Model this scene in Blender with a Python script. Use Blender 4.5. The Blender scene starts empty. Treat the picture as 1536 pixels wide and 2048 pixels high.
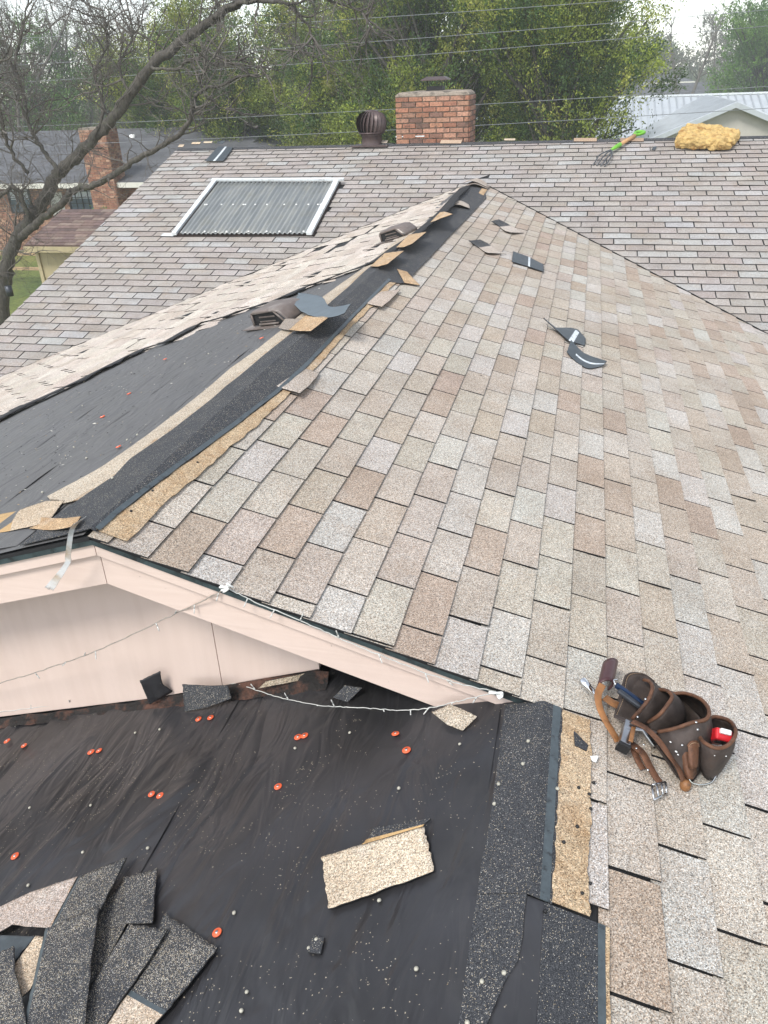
import bpy, math, random
import numpy as np
from mathutils import Vector, Matrix
from mathutils.geometry import tessellate_polygon

# ---------------------------------------------------------------- camera, sky, sun, exposure
scene = bpy.context.scene
CAM = np.array([1.4017, -2.2218, 1.1969])
FPX = 1570.36                                   # focal length in photo pixels (1536 x 2048)
ROT = np.array([[0.97234967, 0.23083415, -0.03537957],
                [0.08157028, -0.47767143, -0.87474356],
                [-0.21882050, 0.84767069, -0.48329286]])   # right, down, forward
cd = bpy.data.cameras.new("camera"); cam = bpy.data.objects.new("camera", cd)
scene.collection.objects.link(cam)
r_, d_, f_ = [Vector(ROT[i]) for i in range(3)]
cam.matrix_world = Matrix(((r_.x, -d_.x, -f_.x, CAM[0]), (r_.y, -d_.y, -f_.y, CAM[1]), (r_.z, -d_.z, -f_.z, CAM[2]), (0, 0, 0, 1)))
cd.sensor_fit = 'VERTICAL'; cd.sensor_height = 24.0; cd.lens = 24.0 * FPX / 2048.0
cd.clip_start = 0.05; cd.clip_end = 2000
scene.camera = cam

SUN_EL, SUN_AZ = math.radians(52), math.radians(205)       # azimuth clockwise from +Y
w = bpy.data.worlds.new("World"); scene.world = w; w.use_nodes = True
nt = w.node_tree; bg = nt.nodes["Background"]
sky = nt.nodes.new("ShaderNodeTexSky"); sky.sky_type = 'NISHITA'; sky.sun_disc = False
sky.sun_elevation = SUN_EL; sky.sun_rotation = SUN_AZ; sky.air_density = 1.0; sky.dust_density = 0.25; sky.ozone_density = 1.0
hsv = nt.nodes.new("ShaderNodeHueSaturation"); hsv.inputs["Saturation"].default_value = 0.34
nt.links.new(sky.outputs[0], hsv.inputs["Color"]); nt.links.new(hsv.outputs[0], bg.inputs["Color"])
bg.inputs["Strength"].default_value = 0.13
sl = bpy.data.lights.new("sun", 'SUN'); sl.energy = 1.45; sl.angle = math.radians(16); sl.color = (1.0, 0.97, 0.92)
so = bpy.data.objects.new("sun", sl); scene.collection.objects.link(so)
sd = Vector((math.sin(SUN_AZ) * math.cos(SUN_EL), math.cos(SUN_AZ) * math.cos(SUN_EL), math.sin(SUN_EL)))
so.rotation_euler = sd.to_track_quat('Z', 'Y').to_euler()
vs = scene.view_settings
vs.view_transform = 'Standard'; vs.look = 'None'; vs.gamma = 1.0; vs.use_curve_mapping = False
vs.exposure = 1.17
scene.cycles.max_bounces = 6; scene.cycles.transparent_max_bounces = 8; scene.cycles.volume_bounces = 1

# ---------------------------------------------------------------- roof planes (metres; z = 0 is the cross gable's ridge)
S, S1, YV = 0.31123, 0.29126, 8.70             # pitch of the cross gable, of the main roof, y where the valleys meet
CS, CS1 = 1 / math.hypot(1, S), 1 / math.hypot(1, S1)
TAB, EXP, EXP1, U0 = 0.305, 0.1325, 0.13633, 1.5235
XR = 1.40                                      # ridge of the low front gable
RAKE_Y, WALL_Y = -0.42, -0.20
RIDGE_Y, RIDGE_Z = 9.93, (9.93 - 8.70) * 0.29126
LEFT_X, GROUND_Z = -4.74, -4.2
rng = random.Random(7)

def ray(px, py):
    return ROT.T @ np.array([(px - 768) / FPX, (py - 1024) / FPX, 1.0])
def hit(px, py, n, d0):
    d = ray(px, py); n = np.array(n); t = (d0 - n @ CAM) / (n @ d)
    return CAM + t * d
PLANES = {'PR': ((S, 0, 1), 0.0), 'PL': ((-S, 0, 1), 0.0), 'R1': ((0, -S1, 1), -S1 * YV), 'PF': ((-S, 0, 1), -2 * S * XR), 'WALL': ((0, -1, 0), -WALL_Y)}
def hp(pl, px, py, h=0.0):
    "the point h metres above a roof plane that the photo shows at this pixel"
    n, d = PLANES[pl]; ln = math.sqrt(sum(c * c for c in n))
    return Vector(hit(px, py, n, d + h * ln))
def aty(px, py, Y):
    return Vector(hit(px, py, (0, 1, 0), Y))
def proj(P):
    q = ROT @ (np.array(P) - CAM)
    return (768 + FPX * q[0] / q[2], 1024 + FPX * q[1] / q[2]) if q[2] > 0.05 else None
NRM = {k: Vector(v[0]).normalized() for k, v in PLANES.items()}

def on_pr(u, v, h=0.0): return Vector((u * CS, v, -u * S * CS)) + NRM['PR'] * h
def on_pl(u, v, h=0.0): return Vector((-u * CS, v, -u * S * CS)) + NRM['PL'] * h
def on_pf(u, v, h=0.0): return Vector((XR - u * CS, v, -S * XR - u * S * CS)) + NRM['PF'] * h
def on_r1(wd, x, h=0.0): return Vector((x, YV + wd * CS1, wd * S1 * CS1)) + NRM['R1'] * h

# ---------------------------------------------------------------- materials
def new_mat(name):
    m = bpy.data.materials.new(name); m.use_nodes = True
    t = m.node_tree; b = t.nodes["Principled BSDF"]
    return m, t, b
def nd(t, kind, **kw):
    n = t.nodes.new("ShaderNode" + kind)
    for k, v in kw.items():
        if k in n.inputs.keys(): n.inputs[k].default_value = v
        else: setattr(n, k, v)
    return n
def ramp(t, stops, interp='LINEAR'):
    r = t.nodes.new("ShaderNodeValToRGB"); cr = r.color_ramp; cr.interpolation = interp
    while len(cr.elements) < len(stops): cr.elements.new(0.5)
    for e, (p, c) in zip(cr.elements, stops):
        e.position = p; e.color = (c, c, c, 1) if isinstance(c, (int, float)) else (*c, 1)
    return r
def mixc(t, a, b, fac, mode='MIX'):
    n = t.nodes.new("ShaderNodeMix"); n.data_type = 'RGBA'; n.blend_type = mode
    for s_, v in ((n.inputs[0], fac), (n.inputs[6], a), (n.inputs[7], b)):
        if hasattr(v, 'is_linked') or hasattr(v, 'links'): t.links.new(v, s_)
        else: s_.default_value = v if isinstance(v, (int, float)) else (*v, 1)
    return n.outputs[2]
def pos(t, scale=(1, 1, 1), rot=(0, 0, 0)):
    g = t.nodes.new("ShaderNodeNewGeometry"); mp = nd(t, "Mapping"); mp.inputs["Scale"].default_value = scale; mp.inputs["Rotation"].default_value = rot
    t.links.new(g.outputs["Position"], mp.inputs["Vector"]); return mp.outputs[0]
def bump(t, b, src, strength, dist):
    n = nd(t, "Bump", Strength=strength, Distance=dist); t.links.new(src, n.inputs["Height"]); t.links.new(n.outputs[0], b.inputs["Normal"])
def vor(t, scale, vec=None, rand=1.0):
    n = nd(t, "TexVoronoi", Scale=scale, Randomness=rand); t.links.new(vec or pos(t), n.inputs["Vector"]); return n
def noise(t, scale, vec=None, detail=3.0, rough=0.55):
    n = nd(t, "TexNoise", Scale=scale, Detail=detail, Roughness=rough); t.links.new(vec or pos(t), n.inputs["Vector"]); return n
def sep(t, col):
    n = nd(t, "SeparateColor"); t.links.new(col, n.inputs[0]); return n

def granule_mat(name="granules", rust=False):
    "weathered mineral granules over the tint of each tab"
    m, t, b = new_mat(name)
    at = nd(t, "Attribute", attribute_name="tint"); v = vor(t, 400)
    s = sep(t, v.outputs["Color"])
    light = ramp(t, [(0, .30), (.14, .58), (.34, .90), (.70, 1.10), (.86, 1.42), (1, 1.7)]); t.links.new(s.outputs[0], light.inputs[0])
    hue = ramp(t, [(0, (.62, .50, .42)), (.3, (1.0, .90, .80)), (.6, (1, 1, 1)), (1, (1.0, 1.0, .99))]); t.links.new(s.outputs[1], hue.inputs[0])
    nb_ = noise(t, 4.6, detail=3, rough=.6); rb = ramp(t, [(.52, 0), (.74, .40)]); t.links.new(nb_.outputs[0], rb.inputs[0])
    c = mixc(t, at.outputs["Color"], (.385, .315, .25), rb.outputs[0])
    nw = noise(t, 6.3, pos(t, (1, 1, 1), (.4, .9, .2)), detail=3, rough=.6); rw = ramp(t, [(.56, 0), (.76, .35)]); t.links.new(nw.outputs[0], rw.inputs[0])
    c = mixc(t, c, (.50, .49, .47), rw.outputs[0])
    c = mixc(t, c, light.outputs[0], 1.0, 'MULTIPLY')
    c = mixc(t, c, hue.outputs[0], 0.85, 'MULTIPLY')
    n1 = noise(t, 3.1, detail=4); r1 = ramp(t, [(.28, (.82, .79, .76)), (.72, (1.12, 1.12, 1.12))]); t.links.new(n1.outputs[0], r1.inputs[0])
    c = mixc(t, c, r1.outputs[0], 0.75, 'MULTIPLY')
    n2 = noise(t, 26, detail=5, rough=.7); r2 = ramp(t, [(.22, (.72, .68, .62)), (.42, (1, 1, 1))]); t.links.new(n2.outputs[0], r2.inputs[0])
    c = mixc(t, c, r2.outputs[0], 0.45, 'MULTIPLY')
    if rust:
        n3 = noise(t, 14, detail=5, rough=.7); r3 = ramp(t, [(.46, 0), (.70, .75)]); t.links.new(n3.outputs[0], r3.inputs[0])
        c = mixc(t, c, mixc(t, (.31, .185, .09), light.outputs[0], 1.0, 'MULTIPLY'), r3.outputs[0])
    t.links.new(c, b.inputs["Base Color"]); b.inputs["Roughness"].default_value = 0.92; b.inputs["Specular IOR Level"].default_value = 0.25
    bump(t, b, v.outputs["Distance"], 0.35, 0.0015)
    return m
def dark_granule_mat(name="headlap", lo=.993, hi=.92):
    "the black headlap of a shingle with stray pale granules"
    m, t, b = new_mat(name)
    v = vor(t, 720); s = sep(t, v.outputs["Color"])
    n = noise(t, 7, detail=4, rough=.65); thr = ramp(t, [(.34, lo), (.76, hi)]); t.links.new(n.outputs[0], thr.inputs[0])
    gt = nd(t, "Math", operation='GREATER_THAN'); t.links.new(s.outputs[0], gt.inputs[0]); t.links.new(thr.outputs[0], gt.inputs[1])
    base = ramp(t, [(0, (.014, .015, .018)), (.6, (.036, .038, .044)), (1, (.11, .112, .116))]); t.links.new(s.outputs[1], base.inputs[0])
    fl = ramp(t, [(0, (.42, .33, .20)), (.5, (.55, .48, .37)), (1, (.58, .58, .55))]); t.links.new(s.outputs[2], fl.inputs[0])
    c = mixc(t, base.outputs[0], fl.outputs[0], gt.outputs[0])
    t.links.new(c, b.inputs["Base Color"]); b.inputs["Roughness"].default_value = 0.72; b.inputs["Specular IOR Level"].default_value = 0.35
    bump(t, b, v.outputs["Distance"], 0.5, 0.002)
    return m
def felt_mat(name="felt", dusty=0.0):
    m, t, b = new_mat(name)
    n1 = noise(t, 2.3, detail=5); base = ramp(t, [(.25, (.016, .015, .015)), (.75, (.040, .040, .045))]); t.links.new(n1.outputs[0], base.inputs[0])
    st = noise(t, 1, pos(t, (75, 2.4, 40)), detail=5, rough=.7); sr = ramp(t, [(.66, 0), (.80, 1)]); t.links.new(st.outputs[0], sr.inputs[0])
    msk = noise(t, 2.6, detail=2); mr = ramp(t, [(.40, 0), (.60, .75)]); t.links.new(msk.outputs[0], mr.inputs[0])
    f = nd(t, "Math", operation='MULTIPLY'); t.links.new(sr.outputs[0], f.inputs[0]); t.links.new(mr.outputs[0], f.inputs[1])
    c = mixc(t, base.outputs[0], (.22, .20, .17), f.outputs[0])
    v = vor(t, 420); s = sep(t, v.outputs["Color"]); dn = noise(t, 4.2, detail=4, rough=.7); th = ramp(t, [(.48, 1.0), (.80, .975)]); t.links.new(dn.outputs[0], th.inputs[0])
    gt = nd(t, "Math", operation='GREATER_THAN'); t.links.new(s.outputs[0], gt.inputs[0]); t.links.new(th.outputs[0], gt.inputs[1])
    c = mixc(t, c, (.38, .33, .25), gt.outputs[0])
    du = noise(t, 1.3, detail=6, rough=.7); dr = ramp(t, [(.52 - .2 * dusty, .5 * dusty), (.80 - .1 * dusty, .35 + .3 * dusty)]); t.links.new(du.outputs[0], dr.inputs[0])
    c = mixc(t, c, (.10 + .06 * dusty, .095 + .06 * dusty, .085 + .065 * dusty), dr.outputs[0])
    t.links.new(c, b.inputs["Base Color"]); b.inputs["Specular IOR Level"].default_value = 0.5
    rr = ramp(t, [(.3, .30 + .2 * dusty), (.7, .46 + .2 * dusty)]); t.links.new(du.outputs[0], rr.inputs[0]); t.links.new(rr.outputs[0], b.inputs["Roughness"])
    wv = noise(t, 1, pos(t, (9, 3.2, 6), (0, 0, .2)), detail=2.5, rough=.45); wv.inputs['Distortion'].default_value = 1.2; bump(t, b, wv.outputs[0], 1.0, 0.024)
    return m
def plain(name, col, rough=.6, var=.25, scale=8.0, metal=0.0, bmp=0.0, bdist=.002, stretch=(1, 1, 1), spec=.5, dirt=None):
    m, t, b = new_mat(name)
    n = noise(t, scale, pos(t, stretch), detail=5, rough=.65)
    r = ramp(t, [(.25, tuple(c * (1 - var) for c in col)), (.75, tuple(min(1, c * (1 + var)) for c in col))]); t.links.new(n.outputs[0], r.inputs[0])
    c = r.outputs[0]
    if dirt:
        n2 = noise(t, dirt[1], pos(t), detail=6, rough=.7); r2 = ramp(t, [(dirt[2], 0), (dirt[3], 1)]); t.links.new(n2.outputs[0], r2.inputs[0])
        c = mixc(t, c, dirt[0], r2.outputs[0])
    t.links.new(c, b.inputs["Base Color"]); b.inputs["Roughness"].default_value = rough; b.inputs["Metallic"].default_value = metal; b.inputs["Specular IOR Level"].default_value = spec
    if bmp: bump(t, b, n.outputs[0], bmp, bdist)
    return m
def tint_mat(name, rough=.8, var=.3, scale=40.0, trans=0.0, dirt=None, bmp=0.0):
    "the colour comes from the tint each piece carries"
    m, t, b = new_mat(name)
    at = nd(t, "Attribute", attribute_name="tint")
    n = noise(t, scale, detail=4); r = ramp(t, [(.25, 1 - var), (.75, 1 + var)]); t.links.new(n.outputs[0], r.inputs[0])
    c = mixc(t, at.outputs["Color"], r.outputs[0], 1.0, 'MULTIPLY')
    if dirt:
        n2 = noise(t, dirt[1], detail=6, rough=.7); r2 = ramp(t, [(dirt[2], 0), (dirt[3], .85)]); t.links.new(n2.outputs[0], r2.inputs[0])
        c = mixc(t, c, dirt[0], r2.outputs[0])
    t.links.new(c, b.inputs["Base Color"]); b.inputs["Roughness"].default_value = rough
    if bmp: bump(t, b, n.outputs[0], bmp, .004)
    if trans:
        tr = nd(t, "BsdfTranslucent"); t.links.new(c, tr.inputs[0]); mx = nd(t, "MixShader"); mx.inputs[0].default_value = trans
        out = t.nodes["Material Output"]; t.links.new(b.outputs[0], mx.inputs[1]); t.links.new(tr.outputs[0], mx.inputs[2]); t.links.new(mx.outputs[0], out.inputs[0])
    return m
def ground_mat():
    m, t, b = new_mat("lawn")
    n = noise(t, .35, detail=6, rough=.65); r = ramp(t, [(.3, (.06, .10, .02)), (.5, (.15, .18, .035)), (.7, (.26, .24, .08))]); t.links.new(n.outputs[0], r.inputs[0])
    n2 = noise(t, 9, detail=6, rough=.75); r2 = ramp(t, [(.3, .5), (.7, 1.4)]); t.links.new(n2.outputs[0], r2.inputs[0])
    t.links.new(mixc(t, r.outputs[0], r2.outputs[0], 1.0, 'MULTIPLY'), b.inputs["Base Color"]); b.inputs["Roughness"].default_value = .9
    bump(t, b, n2.outputs[0], .8, .08)
    return m
def far_shingle_mat(name, col, sx, sy):
    m, t, b = new_mat(name)
    g = nd(t, "NewGeometry"); br = nd(t, "TexBrick"); br.inputs["Scale"].default_value = 1; br.inputs["Brick Width"].default_value = sx; br.inputs["Row Height"].default_value = sy
    br.inputs["Mortar Size"].default_value = .008; br.inputs["Color1"].default_value = (*col, 1); br.inputs["Color2"].default_value = (*[c * .72 for c in col], 1); br.inputs["Mortar"].default_value = (*[c * .35 for c in col], 1)
    t.links.new(g.outputs["Position"], br.inputs["Vector"])
    n = noise(t, 1.1, detail=5); r = ramp(t, [(.3, .75), (.7, 1.2)]); t.links.new(n.outputs[0], r.inputs[0])
    t.links.new(mixc(t, br.outputs[0], r.outputs[0], 1.0, 'MULTIPLY'), b.inputs["Base Color"]); b.inputs["Roughness"].default_value = .9
    return m
def bark_mat():
    m, t, b = new_mat("bark")
    n = noise(t, 1, pos(t, (26, 26, 7)), detail=6, rough=.7); r = ramp(t, [(.3, (.030, .026, .022)), (.55, (.085, .075, .062)), (.8, (.19, .175, .15))]); t.links.new(n.outputs[0], r.inputs[0])
    n2 = noise(t, 5, detail=4); r2 = ramp(t, [(.55, 0), (.75, .5)]); t.links.new(n2.outputs[0], r2.inputs[0])
    t.links.new(mixc(t, r.outputs[0], (.12, .13, .08), r2.outputs[0]), b.inputs["Base Color"]); b.inputs["Roughness"].default_value = .9
    bump(t, b, n.outputs[0], .8, .02)
    return m
def siding_mat(name="painted_boards", st=(4, 4, 90)):
    m, t, b = new_mat(name)
    n = noise(t, 1, pos(t, st), detail=4); r = ramp(t, [(.3, (.66, .52, .445)), (.7, (.70, .56, .485))]); t.links.new(n.outputs[0], r.inputs[0])
    n2 = noise(t, 2.2, detail=6, rough=.7); r2 = ramp(t, [(.48, 0), (.85, .35)]); t.links.new(n2.outputs[0], r2.inputs[0])
    c = mixc(t, r.outputs[0], (.42, .33, .28), r2.outputs[0])
    n3 = noise(t, 60, detail=2); r3 = ramp(t, [(.76, 0), (.80, .6)]); t.links.new(n3.outputs[0], r3.inputs[0])
    t.links.new(mixc(t, c, (.22, .17, .14), r3.outputs[0]), b.inputs["Base Color"]); b.inputs["Roughness"].default_value = .6
    bump(t, b, n.outputs[0], .25, .002)
    return m

M = {}
M['gran'] = granule_mat(); M['tangran'] = granule_mat('unweathered_granules', True); M['head'] = dark_granule_mat(); M['head2'] = dark_granule_mat('gritty_headlap', .95, .72); M['felt'] = felt_mat(); M['dustyfelt'] = felt_mat('dusty_felt', 1.0)
M['edge'] = plain("asphalt_edge", (.012, .012, .013), .8, .3, 60)
M['seal'] = plain("seal_strip", (.062, .078, .086), .45, .3, 40, bmp=.3, dirt=((.02, .022, .024), 25, .56, .66))
M['back'] = plain("shingle_back", (.050, .062, .070), .55, .25, 25, bmp=.2, dirt=((.10, .11, .115), 14, .55, .8))
M['scrap'] = plain('scrap_sheet', (.115, .142, .16), .6, .15, 12, bmp=.1)
M['film'] = plain("release_film", (.62, .66, .68), .35, .2, 40, dirt=((.08, .09, .1), 60, .55, .65))
M['tan'] = plain("tan_granules", (.46, .30, .14), .9, .35, 330, bmp=.4, dirt=((.16, .085, .03), 16, .56, .78))
M['paint'] = siding_mat(); M['wallpaint'] = siding_mat('painted_wall', (22, 22, 1.6))
M['drip'] = plain("drip_edge", (.075, .105, .11), .4, .3, 14, metal=.5, dirt=((.03, .03, .03), 20, .5, .7))
M['wood'] = plain("raw_wood", (.42, .29, .17), .85, .35, 14, stretch=(1, 6, 1), bmp=.3)
M['rot'] = plain("rotten_wood", (.075, .034, .022), .9, .6, 26, bmp=.9, bdist=.012, dirt=((.012, .010, .009), 9, .42, .52))
M['dark'] = plain("dark_sheathing", (.03, .02, .016), .9, .5, 9)
M['mortar'] = plain("mortar", (.27, .225, .18), .95, .35, 30, bmp=.4, dirt=((.05, .045, .038), 7, .48, .66))
M['brick'] = tint_mat("brick", .9, .42, 38, dirt=((.05, .042, .034), 11, .54, .70), bmp=.8)
M['brickplain'] = tint_mat("far_brick", .9, .25, 10)
M['leaf'] = tint_mat("leaf", .6, .2, 6, trans=.32)
M['bark'] = bark_mat()
M['lawn'] = ground_mat()
M['brownmetal'] = plain("brown_metal", (.085, .058, .055), .42, .2, 14, metal=.25, dirt=((.10, .075, .065), 10, .6, .8))
M['ventplastic'] = plain("vent_metal", (.15, .12, .105), .5, .22, 16, bmp=.1, dirt=((.27, .245, .22), 7, .5, .75))
M['black'] = plain("black", (.008, .008, .009), .6, .2, 20)
M['steel'] = plain("steel", (.50, .51, .52), .28, .2, 30, metal=1.0, dirt=((.10, .08, .06), 40, .58, .7))
M['chrome'] = plain("chrome", (.74, .75, .76), .14, .1, 20, metal=1.0)
M['white'] = plain("white_paint", (.66, .69, .69), .5, .15, 9, dirt=((.34, .34, .32), 13, .52, .72))
M['plastic'] = plain("white_plastic", (.80, .80, .77), .4, .08, 20)
M['orange'] = plain("orange_plastic", (.78, .125, .045), .45, .18, 60)
M['nail'] = plain("nail_head", (.40, .38, .31), .4, .35, 120)
M['bulb'] = plain('clear_bulb', (.55, .55, .52), .2, .1, 40)
M['wire'] = plain("cord", (.32, .28, .24), .6, .3, 40)
M['whitewire'] = plain("white_cord", (.50, .50, .47), .5, .2, 40)
M['line'] = plain("power_line", (.20, .21, .22), .6, .15, 3)
M['panel'] = None

# ---------------------------------------------------------------- builders
class MB:
    def __init__(s): s.v, s.f, s.m, s.c, s.sm = [], [], [], [], []
    def add(s, vs_, fs, m=0, col=(1, 1, 1), smooth=False):
        o = len(s.v); s.v += [tuple(v) for v in vs_]
        for f in fs: s.f.append([i + o for i in f]); s.m.append(m); s.c.append(col); s.sm.append(smooth)
    def poly(s, pts, n, th, m=0, edge=None, col=(1, 1, 1)):
        "a slab: top face given by pts, thickness th below along n"
        k = len(pts); low = [Vector(p) - n * th for p in pts]
        a = sum((Vector(pts[i]).cross(Vector(pts[(i + 1) % k])) for i in range(k)), Vector())
        if a.dot(n) < 0: pts = pts[::-1]; low = low[::-1]
        tris = [list(range(k))] if k <= 4 else [list(x) for x in tessellate_polygon([[Vector(p) for p in pts]])]
        if k > 4:
            fix = []
            for x in tris:
                g = (Vector(pts[x[1]]) - Vector(pts[x[0]])).cross(Vector(pts[x[2]]) - Vector(pts[x[0]]))
                fix.append(x if g.dot(n) > 0 else x[::-1])
            tris = fix
        s.add(pts, tris, m, col)
        e = m if edge is None else edge
        s.add(list(pts) + list(low), [[i, k + i, k + (i + 1) % k, (i + 1) % k] for i in range(k)] + [[k + i for i in x[::-1]] for x in tris], e, col)
    def box(s, o, ax, ay, az, m=0, col=(1, 1, 1)):
        "box from corner o with edge vectors"
        o, ax, ay, az = [Vector(x) for x in (o, ax, ay, az)]
        v = [o, o + ax, o + ax + ay, o + ay, o + az, o + ax + az, o + ax + ay + az, o + ay + az]
        fs = [[0, 3, 2, 1], [4, 5, 6, 7], [0, 1, 5, 4], [1, 2, 6, 5], [2, 3, 7, 6], [3, 0, 4, 7]]
        if ax.cross(ay).dot(az) < 0: fs = [f[::-1] for f in fs]
        s.add(v, fs, m, col)
    def tube(s, pts, rad, n=6, m=0, col=(1, 1, 1), cap=True):
        pts = [Vector(p) for p in pts]; k = len(pts)
        rr = rad if isinstance(rad, (list, tuple)) else [rad] * k
        vs_, up = [], None
        for i, p in enumerate(pts):
            t_ = (pts[min(i + 1, k - 1)] - pts[max(i - 1, 0)])
            if t_.length < 1e-9: t_ = Vector((0, 0, 1))
            t_.normalize()
            if up is None: up = t_.orthogonal()
            up = up - t_ * up.dot(t_)
            if up.length < 1e-6: up = t_.orthogonal()
            up.normalize(); q = t_.cross(up)
            for j in range(n):
                a = 2 * math.pi * j / n; vs_.append(p + (up * math.cos(a) + q * math.sin(a)) * rr[i])
        fs = [[i * n + j, i * n + (j + 1) % n, (i + 1) * n + (j + 1) % n, (i + 1) * n + j] for i in range(k - 1) for j in range(n)]
        if cap: fs += [list(range(n))[::-1], [(k - 1) * n + j for j in range(n)]]
        s.add(vs_, fs, m, col, True)
    def grid(s, G, m=0, col=(1, 1, 1), smooth=True, mf=None, cf=None, closed=False):
        "G[i][j] of points"
        a, b_ = len(G), len(G[0]); o = len(s.v); s.v += [tuple(p) for row in G for p in row]
        for i in range(a - 1):
            for j in range(b_ if closed else b_ - 1):
                j2 = (j + 1) % b_
                s.f.append([o + i * b_ + j, o + i * b_ + j2, o + (i + 1) * b_ + j2, o + (i + 1) * b_ + j])
                s.m.append(mf(i, j) if mf else m); s.c.append(cf(i, j) if cf else col); s.sm.append(smooth)
    def lathe(s, prof, centre, axis=Vector((0, 0, 1)), n=20, m=0, col=(1, 1, 1)):
        c = Vector(centre); x = axis.orthogonal().normalized(); y = axis.cross(x)
        s.grid([[c + axis * h + (x * math.cos(2 * math.pi * j / n) + y * math.sin(2 * math.pi * j / n)) * r for j in range(n)] for r, h in prof], m, col, closed=True)
    def build(s, name, mats, parent=None, solid=None, bevel=None, sub=None):
        me = bpy.data.meshes.new(name); me.from_pydata(s.v, [], s.f)
        for k in (mats if isinstance(mats, (list, tuple)) else [mats]): me.materials.append(M[k] if isinstance(k, str) else k)
        nf = len(s.f)
        me.polygons.foreach_set("material_index", s.m); me.polygons.foreach_set("use_smooth", s.sm)
        at = me.attributes.new("tint", 'FLOAT_COLOR', 'FACE')
        at.data.foreach_set("color", np.array([(*c, 1.0) for c in s.c], dtype=np.float32).ravel())
        me.update()
        o = bpy.data.objects.new(name, me); scene.collection.objects.link(o)
        if parent: o.parent = parent
        if solid: md = o.modifiers.new("solid", 'SOLIDIFY'); md.thickness = solid; md.offset = 0
        if sub: md = o.modifiers.new("sub", 'SUBSURF'); md.levels = sub; md.render_levels = sub
        if bevel: md = o.modifiers.new("bevel", 'BEVEL'); md.width = bevel; md.segments = 2; md.limit_method = 'ANGLE'
        return o
def empty(name, loc=(0, 0, 0)):
    o = bpy.data.objects.new(name, None); scene.collection.objects.link(o); o.location = loc; o.empty_display_size = .2
    bpy.context.view_layer.update()
    return o
def tag(o, label=None, cat=None, group=None, kind=None):
    if label: o["label"] = label
    if cat: o["category"] = cat
    if group: o["group"] = group
    if kind: o["kind"] = kind
    return o
def clip(poly, hs):
    "clip a 2D polygon by half planes a*x + b*y <= c"
    for a, b_, c in hs:
        out = []
        for i in range(len(poly)):
            p, q = poly[i], poly[(i + 1) % len(poly)]
            dp, dq = a * p[0] + b_ * p[1] - c, a * q[0] + b_ * q[1] - c
            if dp <= 0: out.append(p)
            if dp * dq < 0: t_ = dp / (dp - dq); out.append((p[0] + (q[0] - p[0]) * t_, p[1] + (q[1] - p[1]) * t_))
        poly = out
        if len(poly) < 3: return []
    return poly
def n1(x, seed=0):
    "smooth 1D noise in -1..1"
    i = math.floor(x); f = x - i; f = f * f * (3 - 2 * f)
    h = lambda k: (math.sin((k + seed * 17.3) * 127.1) * 43758.5453) % 1.0 * 2 - 1
    return h(i) * (1 - f) + h(i + 1) * f
def bez(pts, n):
    "Catmull-Rom through the points"
    pts = [Vector(p) for p in pts]; P = [pts[0] * 2 - pts[1]] + pts + [pts[-1] * 2 - pts[-2]]; out = []
    for i in range(1, len(P) - 2):
        for k in range(n):
            t_ = k / n
            out.append(.5 * ((2 * P[i]) + (P[i + 1] - P[i - 1]) * t_ + (2 * P[i - 1] - 5 * P[i] + 4 * P[i + 1] - P[i + 2]) * t_ ** 2 + (3 * P[i] - P[i - 1] - 3 * P[i + 1] + P[i + 2]) * t_ ** 3))
    return out + [pts[-1]]

# ---------------------------------------------------------------- ground
mb = MB(); mb.grid([[(x, y, GROUND_Z - .3 * math.sin(x * .11) * math.cos(y * .07) * (1 if abs(y - 10) > 12 else 0)) for x in range(-420, 421, 20)] for y in range(-60, 900, 20)])
tag(mb.build("ground", ['lawn']), kind="structure")

# ---------------------------------------------------------------- the house whose roof is being torn off
house = empty("house", (0, 0, GROUND_Z))
tag(house, "pale house with weathered pink-grey shingle roof half torn off down to black felt", "house")
def part(mb, name, mats, parent=house, **kw):
    o = mb.build(name, mats, None, **kw); o.parent = parent
    if parent is not None: o.matrix_parent_inverse = Matrix.Translation(-Vector((0, 0, GROUND_Z)))
    return o
def sub(mb, name, mats, parent, **kw):
    return mb.build(name, mats, parent, **kw)

def vall(x): return YV - (S / S1) * abs(x)
# decks (dark underlay that shows in the slots)
def deck(name, pts, n, mat='edge', th=.012, drop=.004):
    m_ = MB(); m_.poly([Vector(p) - n * drop for p in pts], n, th); return part(m_, name, [mat])
XE = 7.5
deck('low_gable_left_slope', [(XR, -4, -S * XR), (XR, .5, -S * XR), (-3.2, .5, -S * (2 * XR + 3.2)), (-3.2, -4, -S * (2 * XR + 3.2))], NRM['PF'])
deck_pr = deck("cross_gable_right_slope", [(0, RAKE_Y, 0), (XR, RAKE_Y, -S * XR), (XR, -4, -S * XR), (XE, -4, -S * XE), (XE, vall(XE), -S * XE), (0, YV, 0)], NRM['PR'])
deck_pl = deck("cross_gable_left_slope", [(0, RAKE_Y, 0), (0, YV, 0), (-6.2, vall(6.2), -S * 6.2), (-6.2, RAKE_Y, -S * 6.2)], NRM['PL'])
zl = lambda y: (y - YV) * S1
deck_r1 = deck("main_roof_front_slope", [(LEFT_X, RIDGE_Y, RIDGE_Z), (11, RIDGE_Y, RIDGE_Z), (11, vall(11), zl(vall(11))), (0, YV, 0), (LEFT_X, vall(LEFT_X), zl(vall(LEFT_X)))], NRM['R1'])
deck("main_roof_back_slope", [(LEFT_X, RIDGE_Y, RIDGE_Z), (11, RIDGE_Y, RIDGE_Z), (11, RIDGE_Y + 5, RIDGE_Z - 5 * S1), (LEFT_X, RIDGE_Y + 5, RIDGE_Z - 5 * S1)], Vector((0, S1, 1)).normalized())

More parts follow.
